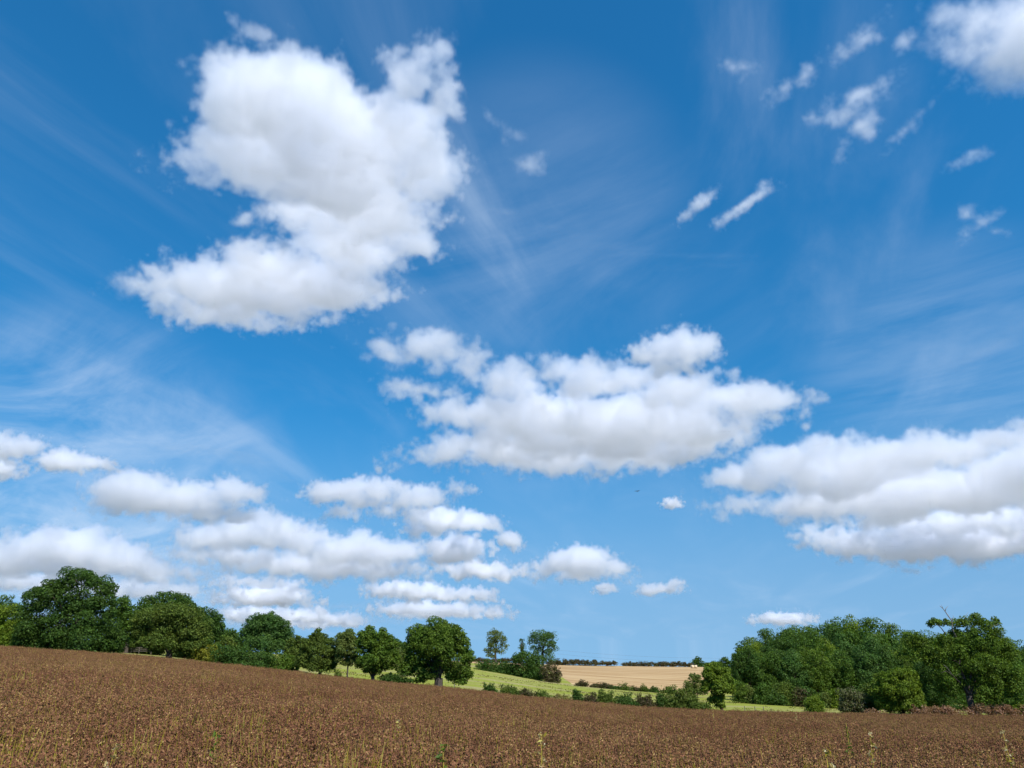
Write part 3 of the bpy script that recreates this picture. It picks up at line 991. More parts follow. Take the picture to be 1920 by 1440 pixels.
rng = np.random.default_rng(4)
pts = ground_pts(rng, 5200, -0.72, 0.8, D_EDGE + 0.3, D_EDGE + 5)
tag(link('rough_grass', mesh_np('rough_grass', tufts(rng, pts, 0.75, 6, 0.25, 0.06), 4, mats=(LEAF['rough'],))), kind='stuff')
pts = ground_pts(rng, 9000, -0.7, 0.5, D_EDGE + 5, D_MEADOW - 5)
pts = pts[(np.sin(pts[:, 0] * 0.21 + np.sin(pts[:, 1] * .13) * 2) + rng.normal(0, .6, len(pts))) > 0.6]
tag(link('meadow_tufts', mesh_np('meadow_tufts', tufts(rng, pts, 0.22, 4, 0.3, 0.08), 4, mats=(LEAF['rough'],))), kind='stuff')
# bracken: brown fronds in front of the oak
lbs = []
rr = random.Random(9)
base = Vector((ut(1800, 1330)[0] * 127, 127, 0))
for x0, x1, yt, s in ((1628, 1656, 1328, 1.0), (1718, 1790, 1322, 1.0), (1786, 1800, 1330, .8), (1818, 1840, 1327, .9), (1838, 1896, 1319, 1.0), (1900, 1990, 1322, 1.0)):
    x = x0
    while x < x1:
        c = at(x, yt + rr.uniform(0, 7) + 11, 126.5 + rr.uniform(-.4, 1.2))
        lbs.append((tuple(c - base), (0.75, 0.7, 0.75)))
        x += 6
V = leaves(rng, lbs, 15000, 0.2, clump=0.35, up=0.1)
bo = link('bracken', mesh_np('bracken', V, 4, mats=(LEAF['bracken'],)), loc=base)
tag(bo, kind='stuff')


# ------------------------------------------------------------------ the brown bean crop
def crop_material():
    m, nt, p, out = new_mat('dry_crop')
    g = nt.nodes.new('ShaderNodeNewGeometry')
    oi = nt.nodes.new('ShaderNodeObjectInfo')
    c1 = ramp(nt, g.outputs['Random Per Island'], [(0, (0.118, 0.052, 0.028)), (0.5, (0.182, 0.080, 0.042)), (0.9, (0.235, 0.110, 0.058)), (0.975, (0.34, 0.21, 0.09)), (1, (0.45, 0.34, 0.12))])
    nb = noise(nt, g.outputs['Position'], 0.055, 4, 0.6)
    mr = nt.nodes.new('ShaderNodeMapRange')
    nt.links.new(nb, mr.inputs[0])
    for i, v in ((1, 0.42), (2, 0.66), (3, 0.0), (4, 0.55)):
        mr.inputs[i].default_value = v
    c2 = ramp(nt, g.outputs['Random Per Island'], [(0, (0.165, 0.078, 0.042)), (0.5, (0.25, 0.125, 0.064)), (1, (0.44, 0.32, 0.12))])
    mx = nt.nodes.new('ShaderNodeMix')
    mx.data_type = 'RGBA'
    nt.links.new(mr.outputs[0], mx.inputs[0])
    nt.links.new(c1, mx.inputs[6])
    nt.links.new(c2, mx.inputs[7])
    hv = nt.nodes.new('ShaderNodeHueSaturation')
    mv = nt.nodes.new('ShaderNodeMapRange')
    nt.links.new(oi.outputs['Random'], mv.inputs[0])
    mv.inputs[3].default_value = 0.8
    mv.inputs[4].default_value = 1.2
    nt.links.new(mv.outputs[0], hv.inputs['Value'])
    nt.links.new(mx.outputs[2], hv.inputs['Color'])
    nt.links.new(hv.outputs[0], p.inputs['Base Color'])
    p.inputs['Roughness'].default_value = 0.8
    p.inputs['Specular IOR Level'].default_value = 0.06
    return m


CROP_M = crop_material()
STALK_M = leaf_mat('crop_stalks', (0.20, 0.175, 0.03), light=(0.42, 0.36, 0.09))
GREENW_M = leaf_mat('weed_leaves', (0.06, 0.11, 0.022))
PALE_M = leaf_mat('seed_heads', (0.28, 0.24, 0.14), light=(0.5, 0.44, 0.28))
protos = bpy.data.collections.new('crop_plants')
for k in range(7):
    rng = np.random.default_rng(900 + k)
    parts, idx = [], []
    ns = 7
    for s_ in range(ns):
        bx_, by_ = rng.normal(0, 0.13, 2)
        h = 0.75 + 0.4 * rng.random()
        tx, ty = bx_ + rng.normal(0, 0.09), by_ + rng.normal(0, 0.09)
        a = rng.random() * 3.14
        sd = np.array((math.cos(a), math.sin(a), 0)) * 0.008
        b0, t0 = np.array((bx_, by_, 0.0)), np.array((tx, ty, h))
        parts.append(np.array([[b0 - sd, b0 + sd, t0 + sd * .5, t0 - sd * .5]]))
        idx.append([1])
        nl = 66
        f = 1 - rng.random(nl) ** 1.6 * 0.72
        pos = b0 + (t0 - b0) * f[:, None] + rng.normal(0, 0.05, (nl, 3)) * np.array((1, 1, .5))
        nm = rng.normal(size=(nl, 3))
        nm[:, 2] *= 0.6
        nm /= np.linalg.norm(nm, axis=1, keepdims=True)
        parts.append(quads(rng, pos, nm, 0.042, 0.5))
        idx.append([0] * nl)
    V = np.concatenate(parts)
    me = mesh_np('crop_plant', V, 4, mats=(CROP_M, STALK_M), idx=np.concatenate(idx))
    po = bpy.data.objects.new('crop_plant', me)
    protos.objects.link(po)
# a few taller straw-coloured grass stems among the beans
for k in range(2):
    rng = np.random.default_rng(950 + k)
    pts = rng.normal(0, 0.13, (12, 3)) * np.array((1, 1, 0))
    V = tufts(rng, pts, 1.0, 3, 0.05, 0.010, 0.12)
    me = mesh_np('grass_stems', V, 4, mats=(STALK_M,))
    protos.objects.link(bpy.data.objects.new('zz_grass_stems', me))

rng = np.random.default_rng(31)


def scatter(d0, d1, dens, u0=-0.98, u1=0.98):
    area = (u1 - u0) * (d1 ** 2 - d0 ** 2) / 2
    return ground_pts(rng, int(area * dens), u0, u1, d0, d1)


zones = [(3.0, 26, 15, 1.0), (26, 60, 7.5, 1.15), (60, D_EDGE + 0.5, 3.6, 1.45)]
P_, SC = [], []
for d0, d1, dens, sc in zones:
    p = scatter(d0, d1, dens)
    P_.append(p)
    SC.append(np.full(len(p), sc))
P_ = np.concatenate(P_)
SC = np.concatenate(SC)
n = len(P_)
cm = bpy.data.meshes.new('bean_crop')
cm.vertices.add(n)
cm.vertices.foreach_set('co', P_.reshape(-1).astype(np.float32))
hvar = 0.92 + 0.1 * np.sin(P_[:, 0] * 0.7 + np.sin(P_[:, 1] * 0.45) * 1.7) * np.sin(P_[:, 1] * 0.31) + rng.normal(0, 0.075, n)
sc3 = np.stack([SC * (0.85 + 0.3 * rng.random(n)), SC * (0.85 + 0.3 * rng.random(n)), hvar], -1)
rot = np.stack([rng.normal(0, 0.08, n), rng.normal(0, 0.08, n), rng.random(n) * 6.283], -1)
pick = rng.integers(0, 7, n)
gr = rng.random(n) < np.clip(0.03 + 0.12 * np.sin(P_[:, 0] * 0.9 + 1.3 * np.sin(P_[:, 1] * 0.8)) * np.sin(P_[:, 1] * 0.5 + P_[:, 0] * 0.23) * (P_[:, 1] < 19), 0.015, 0.25) + 0.15 * np.clip((15.5 - P_[:, 1]) / 5, 0, 1)
pick = np.where(gr, 7 + rng.integers(0, 2, n), pick)
for nm_, arr, ty in (('psize', sc3, 'FLOAT_VECTOR'), ('prot', rot, 'FLOAT_VECTOR')):
    cm.attributes.new(nm_, ty, 'POINT').data.foreach_set('vector', arr.reshape(-1).astype(np.float32))
cm.attributes.new('pick', 'INT', 'POINT').data.foreach_set('value', pick.astype(np.int32))
crop = link('bean_crop', cm)
tag(crop, kind='stuff')
gg = bpy.data.node_groups.new('crop_scatter', 'GeometryNodeTree')
gg.interface.new_socket('Geometry', in_out='INPUT', socket_type='NodeSocketGeometry')
gg.interface.new_socket('Geometry', in_out='OUTPUT', socket_type='NodeSocketGeometry')
gi, go = gg.nodes.new('NodeGroupInput'), gg.nodes.new('NodeGroupOutput')
ci = gg.nodes.new('GeometryNodeCollectionInfo')
ci.inputs['Collection'].default_value = protos
ci.inputs['Separate Children'].default_value = True
ci.inputs['Reset Children'].default_value = True
iop = gg.nodes.new('GeometryNodeInstanceOnPoints')
iop.inputs['Pick Instance'].default_value = True


def named(nm_, ty):
    a = gg.nodes.new('GeometryNodeInputNamedAttribute')
    a.data_type = ty
    a.inputs['Name'].default_value = nm_
    return a.outputs[0]


e2r = gg.nodes.new('FunctionNodeEulerToRotation')
gg.links.new(named('prot', 'FLOAT_VECTOR'), e2r.inputs[0])
gg.links.new(gi.outputs[0], iop.inputs['Points'])
gg.links.new(ci.outputs[0], iop.inputs['Instance'])
gg.links.new(named('pick', 'INT'), iop.inputs['Instance Index'])
gg.links.new(e2r.outputs[0], iop.inputs['Rotation'])
gg.links.new(named('psize', 'FLOAT_VECTOR'), iop.inputs['Scale'])
gg.links.new(iop.outputs[0], go.inputs[0])
crop.modifiers.new('scatter', 'NODES').node_group = gg


# ------------------------------------------------------------------ weeds that stand out of the crop
def weed(px, py, D, hgt, kind, label):
    NSEED[0] += 1
    rng = np.random.default_rng(NSEED[0])
    u, t = ut(px, py)
    x, y = u * D, D
    z = H(x, y)
    top = EYE + t * D                       # its tip as the photograph shows it
    h = max(top - z, hgt)
    root = link('weed_plant', None, loc=(x, y, z))
    tag(root, label, 'weed', 'weeds standing in the bean crop')
    bend = rng.normal(0, 0.05, 2)
    mb = MB()
    mb.tube([(0, 0, 0), (bend[0] * .3, bend[1] * .3, h * .5), (bend[0], bend[1], h)], [0.012, 0.009, 0.004], 5, mi=0)
    nb_ = 6
    tips = []
    for j in range(nb_):
        f = 0.45 + 0.5 * j / nb_
        a = j * 2.4
        b = Vector((bend[0] * f, bend[1] * f, h * f))
        e = b + Vector((math.cos(a) * .1, math.sin(a) * .1, .09)) * (1.3 - f)
        tb = MB()
        tb.tube([b, e], [0.005, 0.003], 4)
        branch = link('branch', tb.mesh('branch', STALK_M), root)
        tips.append((np.array(e), branch))
    main = link('stem', mb.mesh('stem', STALK_M), root)
    f = 0.35 + 0.65 * rng.random(46)
    pos = np.stack([bend[0] * f + rng.normal(0, .055, 46) * (1.5 - f), bend[1] * f + rng.normal(0, .055, 46) * (1.5 - f), h * f], -1)
    nm_ = rng.normal(size=(46, 3))
    nm_[:, 2] += .5
    nm_ /= np.linalg.norm(nm_, axis=1, keepdims=True)
    if kind == 'green':
        link('leaves', mesh_np('leaves', quads(rng, pos, nm_, 0.11, 0.34), 4, mats=(GREENW_M,)), root)
    else:
        link('leaves', mesh_np('leaves', quads(rng, pos[:16], nm_[:16], 0.1, 0.35), 4, mats=(STALK_M,)), root)
        for tip, br in tips + [(np.array((bend[0], bend[1], h)), main)]:
            tp = tip + rng.normal(0, 0.022, (9, 3))
            nm2 = rng.normal(size=tp.shape)
            nm2 /= np.linalg.norm(nm2, axis=1, keepdims=True)
            link('seed_head', mesh_np('seed_head', quads(rng, tp, nm2, 0.05, 0.6), 4, mats=(PALE_M,)), br)


weed(407, 1372, 13, 1.1, 'green', 'tall leafy green weed near the bottom left of the brown crop')
weed(838, 1398, 11.5, 1.0, 'green', 'low bright green weed in the crop below the big oak')
weed(750, 1352, 20, 1.1, 'pale', 'pale green stalk in the crop left of the low bright green weed')
weed(1013, 1378, 14, 1.1, 'pale', 'pale flower headed weed in the crop near the picture middle')
weed(1623, 1376, 15, 1.1, 'pale', 'tall pale seeding weed in the crop below the bright bushy tree')
weed(1585, 1355, 22, 1.1, 'green', 'small green weed in the crop left of the tall pale seeding weed')
weed(1884, 1372, 17, 1.1, 'pale', 'pale weed in the crop near the right picture edge')
weed(1336, 1333, 60, 1.2, 'pale', 'whitish weed head far off below the small bright tree')
weed(1491, 1338, 60, 1.2, 'pale', 'whitish weed head far off below the tiny round bush')
weed(198, 1402, 11.5, 1.0, 'pale', 'small pale weed in the bottom left corner of the crop')
weed(1546, 1410, 11, 1.0, 'pale', 'dry pale weed at the bottom right of the crop')


# ------------------------------------------------------------------ small things
def post(px, D, h, label, r=0.07):
    u = ut(px, 1315)[0]
    x = u * D
    o = MB()
    o.tube([(0, 0, -0.3), (0, 0, h * .9), (0.01, 0, h)], [r, r * .95, r * .7], 7)
    p = link('fence_post', o.mesh('fence_post', POSTWOOD), loc=(x, D, H(x, D)))
    tag(p, label, 'fence post', 'posts along the meadow edge')


post(851, 127.5, 1.5, 'short dark post under the right side of the big oak')
for px, nm_ in ((1395, 'thin post on the meadow strip nearest the small bright tree'), (1414, 'thin post in the middle of the meadow strip post row'), (1430, 'thin post on the meadow strip nearest the tiny round bush')):
    post(px, 129, 1.45, nm_, 0.06)
fb = Vector((ut(246, 1220)[0] * 152, 152, 0))
fb.z = H(fb.x, fb.y)
fence = link('rail_fence', None, loc=fb)
tag(fence, 'grey wooden rail fence seen between the tallest oak and the spreading oak', 'fence')
pxs = [at(x, 1220, 152).x - fb.x for x in (212, 231, 246, 261, 284)]
mb = MB()
mb.tube([(0, 0, -0.3), (0, 0, 1.2)], [0.09, 0.08], 6)
pm = mb.mesh('post', POSTWOOD)
for xx in pxs[1:]:
    link('post', pm, fence, (xx, 0, H(fb.x + xx, fb.y) - fb.z))
for zz in (0.4, 0.75, 1.05):
    mb = MB()
    mb.box(((pxs[0] + pxs[-1]) / 2, -0.14, zz), (pxs[-1] - pxs[0], 0.05, 0.08))
    link('rail', mb.mesh('rail', POSTWOOD, smooth=False), fence)

# two round straw bales on the stubble crest
bale_m, bnt, bp, _ = new_mat('straw')
bt = bnt.nodes.new('ShaderNodeTexCoord')
bnt.links.new(ramp(bnt, noise(bnt, bt.outputs['Object'], 9, 5, 0.7), [(0.3, (0.5, 0.38, 0.22)), (0.7, (0.72, 0.6, 0.4))]), bp.inputs['Base Color'])
bp.inputs['Roughness'].default_value = 0.9
for px, lab in ((1298, 'pale round straw bale on the stubble crest, left of its pair'), (1304.5, 'pale round straw bale on the stubble crest, right of its pair')):
    mb = MB()
    a = 14
    for xs, rs in ((-.62, .58), (-.58, .68), (0, .7), (.58, .68), (.62, .58)):
        pass
    mb.tube([(-.62, 0, .7), (-.57, 0, .7), (0, 0, .7), (.57, 0, .7), (.62, 0, .7)], [.6, .69, .72, .69, .6], a)
    D = 372
    u = ut(px, 1249)[0]
    b = link('straw_bale', mb.mesh('straw_bale', bale_m), loc=(u * D, D, H(u * D, D)))
    b.rotation_euler = (0, 0, 0.5 if px < 1300 else -0.3)
    tag(b, lab, 'straw bale', 'straw bales on the stubble crest')

# power lines far beyond the crest
wm, wnt, wp, _ = new_mat('cable_metal')
wp.inputs['Base Color'].default_value = (0.12, 0.13, 0.15, 1)
for a, b, lab in (((1000, 1214), (1460, 1232), 'highest of the three faint power cables above the stubble skyline'),
                  ((1000, 1221), (1460, 1240), 'middle one of the three faint power cables above the stubble skyline'),
                  ((1000, 1229), (1460, 1247), 'lowest of the three faint power cables above the stubble skyline')):
    D = 900
    pa, pb = at(*a, D), at(*b, D)
    pts = []
    for i in range(17):
        f = i / 16
        p = pa.lerp(pb, f)
        p.z -= 4 * f * (1 - f) * 5.0
        pts.append(p - pa)
    mb = MB()
    mb.tube(pts, [0.06] * 17, 5)
    tag(link('power_cable', mb.mesh('power_cable', wm), loc=pa), lab, 'power cable', 'power cables above the skyline')

# a bird high over the field
bm_, _, bpp, _ = new_mat('feathers')
bpp.inputs['Base Color'].default_value = (0.04, 0.04, 0.045, 1)
mb = MB()
mb.tube([(-.32, 0, 0), (-.24, 0, .01), (-.05, 0, 0), (.12, 0, -.01), (.22, 0, -.015), (.38, 0, -.01)], [.01, .055, .085, .075, .04, .012], 8)
bird = link('bird', mb.mesh('bird', bm_), loc=at(1195, 921, 150))
bird.rotation_euler = (0, 0, 0.9)
tag(bird, 'tiny dark bird flying alone below the large middle cloud', 'bird')
for s in (-1, 1):
    mb = MB()
    k = len(mb.v)
    pr = [(.12, .05, .03), (.16, .3, .1), (.05, .62, .07), (-.12, .6, .065), (-.1, .3, .09), (-.12, .05, .02)]
    top_ = [(x, s * y, z + .012) for x, y, z in pr]
    bot_ = [(x, s * y, z - .012) for x, y, z in pr]
    mb.v += top_ + bot_
    mb.f += [(0, 1, 4, 5), (1, 2, 3, 4), (11, 10, 7, 6), (10, 9, 8, 7)] + [(i, (i + 1) % 6, 6 + (i + 1) % 6, 6 + i) for i in range(6)]
    mb.m += [0] * 10
    link('wing', mb.mesh('wing', bm_, smooth=False), bird)
mb = MB()
mb.v += [(-.28, -.03, .01), (-.28, .03, .01), (-.46, .09, .01), (-.46, -.09, .01), (-.28, -.03, -.005), (-.28, .03, -.005), (-.46, .09, -.002), (-.46, -.09, -.002)]
mb.f += [(0, 1, 2, 3), (7, 6, 5, 4), (0, 4, 5, 1), (1, 5, 6, 2), (2, 6, 7, 3), (3, 7, 4, 0)]
mb.m += [0] * 6
link('tail', mb.mesh('tail', bm_, smooth=False), bird)


# ------------------------------------------------------------------ clouds: real volumes of droplets, each standing at its own distance
def cloud_mat(name, sig):
    m = bpy.data.materials.new(name)
    m.use_nodes = True
    n = m.node_tree
    n.nodes.clear()
    o = n.nodes.new('ShaderNodeOutputMaterial')
    p = n.nodes.new('ShaderNodeVolumePrincipled')
    p.inputs['Color'].default_value = (0.990, 0.992, 1, 1)
    p.inputs['Density'].default_value = sig
    p.inputs['Density Attribute'].default_value = 'density'
    p.inputs['Anisotropy'].default_value = 0.42
    n.links.new(p.outputs[0], o.inputs['Volume'])
    return m


NCLOUD = [0]


def cloud(label, blobs, sig=0.06, amp=95.0, scale=46.0, edge=20.0, rough=0.66, warp=60.0, res=2.6, size=1.0, group=None, base=900.0, union=14.0, flat=0.3, bias=4.0, comb=(1, 1, 1)):
    """blobs (x, y, half width, half height[, tilt]) in photograph pixels become puffs of a cloud whose flat
    foot lies near one condensation height; SIZE scales the noise to the cloud"""
    NCLOUD[0] += 1
    seed = NCLOUD[0]
    rnd = random.Random(seed)
    foot = max(b[1] + b[3] for b in blobs)
    cx = sum(b[0] for b in blobs) / len(blobs)
    cyy = sum(b[1] for b in blobs) / len(blobs)
    rz = ray(cx, foot).normalized().z
    D = min(base / max(rz, 0.02), 21000)
    k = D / F
    C = ray(cx, cyy).normalized() * D
    yaw = math.atan2(-C.x, C.y)
    vo = bpy.data.volumes.new('cloud')
    ob = link('cloud', vo, loc=C)
    ob.rotation_euler = (0, 0, yaw)
    tag(ob, label, 'cloud', group)
    inv = Matrix.Rotation(yaw, 3, 'Z').transposed()
    el = []
    for b in blobs:
        px, py, rx, ry = b[:4]
        tilt = -math.radians(b[4]) if len(b) > 4 else 0.0
        dr = ray(px, py).normalized()
        q = (rz / dr.z) ** flat                 # puffs overhead hang nearer than those low down
        p = inv @ (dr * D * q * (1 + rnd.uniform(-.5, .5) * min(rx, ry) / F) - C)
        fz = 1 - 0.4 * flat
        dp = max(1.15, math.sqrt(1 - (fz * math.sqrt(1 - dr.z ** 2)) ** 2) / max(dr.z, .1) * flat)
        kb = k * q
        el.append((p, Vector((rx * kb, min(dp, 1.5) * min(rx, ry * 1.3) * kb, ry * kb * fz)), ry, tilt))
    pad = (8 + 24 * size) * k
    ext = [max(e[1].x, e[1].z) if e[3] else None for e in el]
    lo = Vector([min(e[0][i] - (x or e[1][i]) for e, x in zip(el, ext)) - pad for i in range(3)])
    hi = Vector([max(e[0][i] + (x or e[1][i]) for e, x in zip(el, ext)) + pad for i in range(3)])
    ng = bpy.data.node_groups.new('cloud_puffs', 'GeometryNodeTree')
    ng.interface.new_socket('Geometry', in_out='OUTPUT', socket_type='NodeSocketGeometry')
    N, L = ng.nodes.new, ng.links.new

    def mth(op, a, b=None, c=None):
        nd = N('ShaderNodeMath')
        nd.operation = op
        for i, v in enumerate((a, b, c)):
            if v is None:
                continue
            if isinstance(v, (int, float)):
                nd.inputs[i].default_value = v
            else:
                L(v, nd.inputs[i])
        return nd.outputs[0]

    def vmt(op, a, b):
        nd = N('ShaderNodeVectorMath')
        nd.operation = op
        for i, v in enumerate((a, b)):
            if isinstance(v, (tuple, Vector)):
                nd.inputs[i].default_value = v
            else:
                L(v, nd.inputs[i])
        return nd.outputs[0]
    out, pos = N('NodeGroupOutput'), N('GeometryNodeInputPosition')
    P = vmt('MULTIPLY', pos.outputs[0], tuple(c_ / k / size for c_ in comb))
    P = vmt('ADD', P, (seed * 131.7, seed * 71.3, seed * 17.0))

    def nse(sc, detail, ro, o=0):
        nd = N('ShaderNodeTexNoise')
        nd.inputs['Scale'].default_value = sc
        nd.inputs['Detail'].default_value = detail
        nd.inputs['Roughness'].default_value = ro
        L(P, nd.inputs['Vector'])
        return nd.outputs[o]
    wvv = vmt('MULTIPLY', vmt('SUBTRACT', nse(1 / 70, 2, .5, 1), (.5, .5, .5)), (warp * k * size,) * 3)
    pp = vmt('ADD', pos.outputs[0], wvv)
    acc = None
    for c, rr_, s_, tilt in el:
        q = vmt('SUBTRACT', pp, tuple(c))
        if tilt:
            vr = N('ShaderNodeVectorRotate')
            vr.rotation_type = 'Y_AXIS'
            vr.inputs['Angle'].default_value = tilt
            L(q, vr.inputs['Vector'])
            q = vr.outputs[0]
        q = vmt('MULTIPLY', q, (1 / rr_.x, 1 / rr_.y, 1 / rr_.z))
        nd = N('ShaderNodeVectorMath')
        nd.operation = 'LENGTH'
        L(q, nd.inputs[0])
        dd = mth('MULTIPLY', mth('SUBTRACT', 1.0, nd.outputs[1]), float(s_))
        acc = dd if acc is None else mth('SMOOTH_MAX', acc, dd, union * size)
    sfield = mth('MULTIPLY_ADD', mth('SUBTRACT', nse(1 / scale, 8, rough), .5), amp * size, mth('ADD', acc, bias * size))
    puff = 1.0 if edge <= 30 else 0.3
    billow = mth('ABSOLUTE', mth('SUBTRACT', nse(1 / 30, 5, .55), .5))      # rounded lumps with creases between
    sfield = mth('ADD', mth('MULTIPLY_ADD', billow, 120 * size * puff, sfield), -9.0 * size * puff)
    sfield = mth('MULTIPLY_ADD', mth('SUBTRACT', nse(1 / 11, 3, .6), .5), 22 * size, sfield)
    mr = N('ShaderNodeMapRange')
    mr.interpolation_type = 'SMOOTHSTEP'
    mr.inputs['From Min'].default_value = 0
    mr.inputs['From Max'].default_value = edge * size
    L(sfield, mr.inputs['Value'])
    vc = N('GeometryNodeVolumeCube')
    L(mr.outputs[0], vc.inputs['Density'])
    vc.inputs['Min'].default_value = lo
    vc.inputs['Max'].default_value = hi
    sz = hi - lo
    for i, a in enumerate('XYZ'):
        vc.inputs['Resolution ' + a].default_value = max(8, int(sz[i] / k / res))
    st = N('GeometryNodeSetMaterial')
    st.inputs['Material'].default_value = cloud_mat('cloud_droplets', sig / k / size)
    L(vc.outputs[0], st.inputs[0])
    L(st.outputs[0], out.inputs[0])
    ob.modifiers.new('puffs', 'NODES').node_group = ng
    return ob


CG = 'clouds in the blue sky'
cloud('largest towering white cloud high on the left with a horn on its right',
      [(500, 190, 110, 80), (570, 180, 70, 65), (430, 195, 52, 70), (600, 240, 120, 90), (470, 280, 100, 60), (380, 305, 55, 26), (300, 330, 26, 9),
       (790, 128, 60, 45), (830, 98, 25, 26), (838, 180, 38, 50), (760, 200, 80, 36), (740, 260, 110, 60), (800, 330, 80, 52),
       (640, 330, 150, 70), (700, 390, 120, 50), (620, 410, 110, 45), (560, 400, 60, 35), (740, 450, 80, 42), (650, 470, 110, 50),
       (480, 500, 70, 45), (420, 545, 120, 50), (540, 530, 130, 60), (370, 580, 70, 30), (650, 530, 90, 45), (330, 545, 40, 28), (480, 590, 120, 28)], flat=0.9, sig=.055, bias=3, group=CG)
cloud('thin torn wisp left of the foot of the largest cloud', [(240, 530, 42, 18, -15), (205, 548, 25, 8)], sig=0.09, amp=90, edge=60, size=.7, res=3, group=CG)
cloud('small torn wisp in the notch on the left of the largest cloud', [(462, 405, 28, 14, -35), (480, 420, 20, 8)], sig=0.07, amp=90, edge=60, size=.6, res=3, group=CG)
cloud('broad white cloud in the middle with a row of puffs on top',
      [(720, 655, 45, 26), (810, 640, 60, 32), (850, 678, 64, 28), (775, 720, 50, 24), (840, 740, 30, 13), (1110, 710, 60, 40), (1035, 690, 32, 30), (960, 715, 60, 35),
       (1190, 710, 80, 40), (1280, 740, 110, 40), (1400, 750, 90, 38), (1460, 757, 55, 18), (1000, 780, 190, 45), (833, 773, 35, 15), (1150, 800, 250, 60), (950, 840, 160, 40), (1080, 860, 160, 32), (1300, 805, 110, 40),
       (850, 850, 70, 22), (1200, 840, 150, 36), (780, 862, 40, 8, -10)], flat=0.7, group=CG)
cloud('round puff standing on the top right of the broad middle cloud', [(1265, 655, 66, 36), (1295, 648, 44, 30), (1230, 662, 40, 26), (1262, 680, 60, 18)], group=CG)
cloud('long rugged white cloud at the right picture edge',
      [(1400, 895, 70, 32), (1480, 868, 80, 38), (1560, 850, 80, 34), (1600, 880, 120, 48), (1720, 850, 90, 40), (1800, 838, 70, 28), (1880, 815, 50, 20), (1940, 800, 40, 18), (1700, 925, 200, 48), (1850, 910, 110, 50), (1960, 880, 80, 60), (1500, 940, 140, 26), (1360, 905, 36, 14)], flat=0.6, group=CG)
cloud('low flat cloud bank under the long rugged cloud on the right', [(1640, 1022, 70, 28), (1760, 1016, 92, 34), (1900, 1012, 60, 28), (1560, 1016, 44, 13), (1700, 985, 150, 22), (1850, 975, 120, 26), (1980, 990, 60, 30)], sig=0.12, size=.75, res=3, group=CG)
cloud('two humped cloud above the left trees, left of the middle', [(258, 912, 58, 36), (232, 935, 42, 26), (340, 932, 110, 30), (440, 922, 50, 28), (350, 958, 140, 18)], size=.7, res=2.8, group=CG)
cloud('bright heaped cloud standing low at the left picture edge', [(140, 1028, 92, 36), (60, 1042, 75, 26), (205, 1048, 68, 27), (-40, 1050, 80, 30), (130, 1062, 160, 20), (310, 1076, 76, 13), (250, 1062, 60, 18)], size=.65, res=2.6, group=CG)
cloud('long heaped cloud low above the rounded tree', [(490, 993, 75, 35), (400, 1008, 62, 26), (560, 1010, 60, 26), (660, 1028, 80, 32), (740, 1034, 62, 24), (600, 1060, 180, 25), (440, 1042, 120, 18), (690, 1064, 110, 20)], size=.65, res=2.6, group=CG)
cloud('ragged three tongued cloud left below the broad middle cloud', [(700, 915, 72, 20), (640, 922, 62, 24), (640, 960, 32, 12, -15), (780, 930, 64, 20), (840, 915, 44, 10), (740, 962, 58, 12), (700, 940, 60, 14)], size=.6, res=2.6, group=CG)
cloud('puffy cloud hanging right below the ragged three tongued cloud', [(830, 972, 55, 24), (880, 980, 56, 22), (800, 990, 46, 13), (922, 985, 20, 15), (858, 1030, 54, 28), (900, 1068, 76, 18)], size=.6, res=2.6, sig=.12, group=CG)
cloud('small upright puff alone above the far tree row', [(955, 1012, 23, 17), (962, 1022, 20, 9)], size=.42, res=2.2, group=CG)
cloud('heaped cloud with a long left tail above the far trees', [(1088, 1052, 64, 30), (1045, 1063, 42, 16), (1148, 1058, 34, 18), (985, 1074, 50, 8), (1090, 1076, 70, 12)], size=.55, res=2.4, group=CG)
cloud('tiny flat cloud left of the small two humped cloud', [(1137, 1104, 21, 7), (1132, 1100, 12, 6)], size=.3, res=1.8, group=CG)
cloud('small two humped bright cloud right of the far trees', [(1238, 1104, 36, 11), (1268, 1096, 17, 11), (1217, 1108, 17, 10)], size=.36, res=1.9, group=CG)
cloud('small flat pale cloud just above the left end of the wood', [(1465, 1161, 46, 10), (1450, 1156, 24, 9), (1485, 1157, 26, 9)], size=.36, res=1.9, sig=.12, group=CG)
cloud('tiny puff alone left of the long rugged right cloud', [(1260, 945, 16, 10), (1266, 941, 9, 7)], size=.34, res=2, sig=.1, group=CG)
cloud('long low cloud bar just above the big oak, upper of two', [(740, 1104, 46, 15), (790, 1108, 74, 14), (880, 1113, 46, 11), (820, 1118, 90, 8)], size=.45, res=2.3, sig=.11, group=CG)
cloud('long low cloud bar just above the big oak, lower of two', [(820, 1141, 106, 13), (760, 1142, 46, 11), (922, 1148, 30, 7), (840, 1152, 100, 7)], size=.42, res=2.3, sig=.11, group=CG)
cloud('pinkish heaped cloud low above the rounded tree, upper of two', [(505, 1116, 66, 18), (540, 1108, 28, 15), (462, 1117, 46, 12), (500, 1128, 84, 8), (480, 1092, 70, 9)], size=.45, res=2.3, sig=.12, group=CG)
cloud('pinkish cloud bar with a bright right end behind the rounded tree', [(560, 1156, 116, 12), (600, 1146, 16, 5), (642, 1162, 32, 9), (480, 1150, 62, 12), (550, 1168, 100, 8)], size=.42, res=2.3, sig=.12, group=CG)
cloud('pale cloud cut off by the left picture edge, upper of two', [(20, 832, 48, 18), (-20, 838, 50, 20)], size=.55, res=2.6, sig=.07, group=CG)
cloud('pale cloud cut off by the left picture edge, lower of two', [(0, 874, 34, 14), (-30, 876, 40, 16)], size=.5, res=2.6, sig=.1, group=CG)
cloud('small pale ragged cloud right of the two clouds at the left edge', [(130, 864, 48, 15), (180, 870, 32, 12), (112, 872, 28, 12)], size=.5, res=2.6, sig=.09, group=CG)
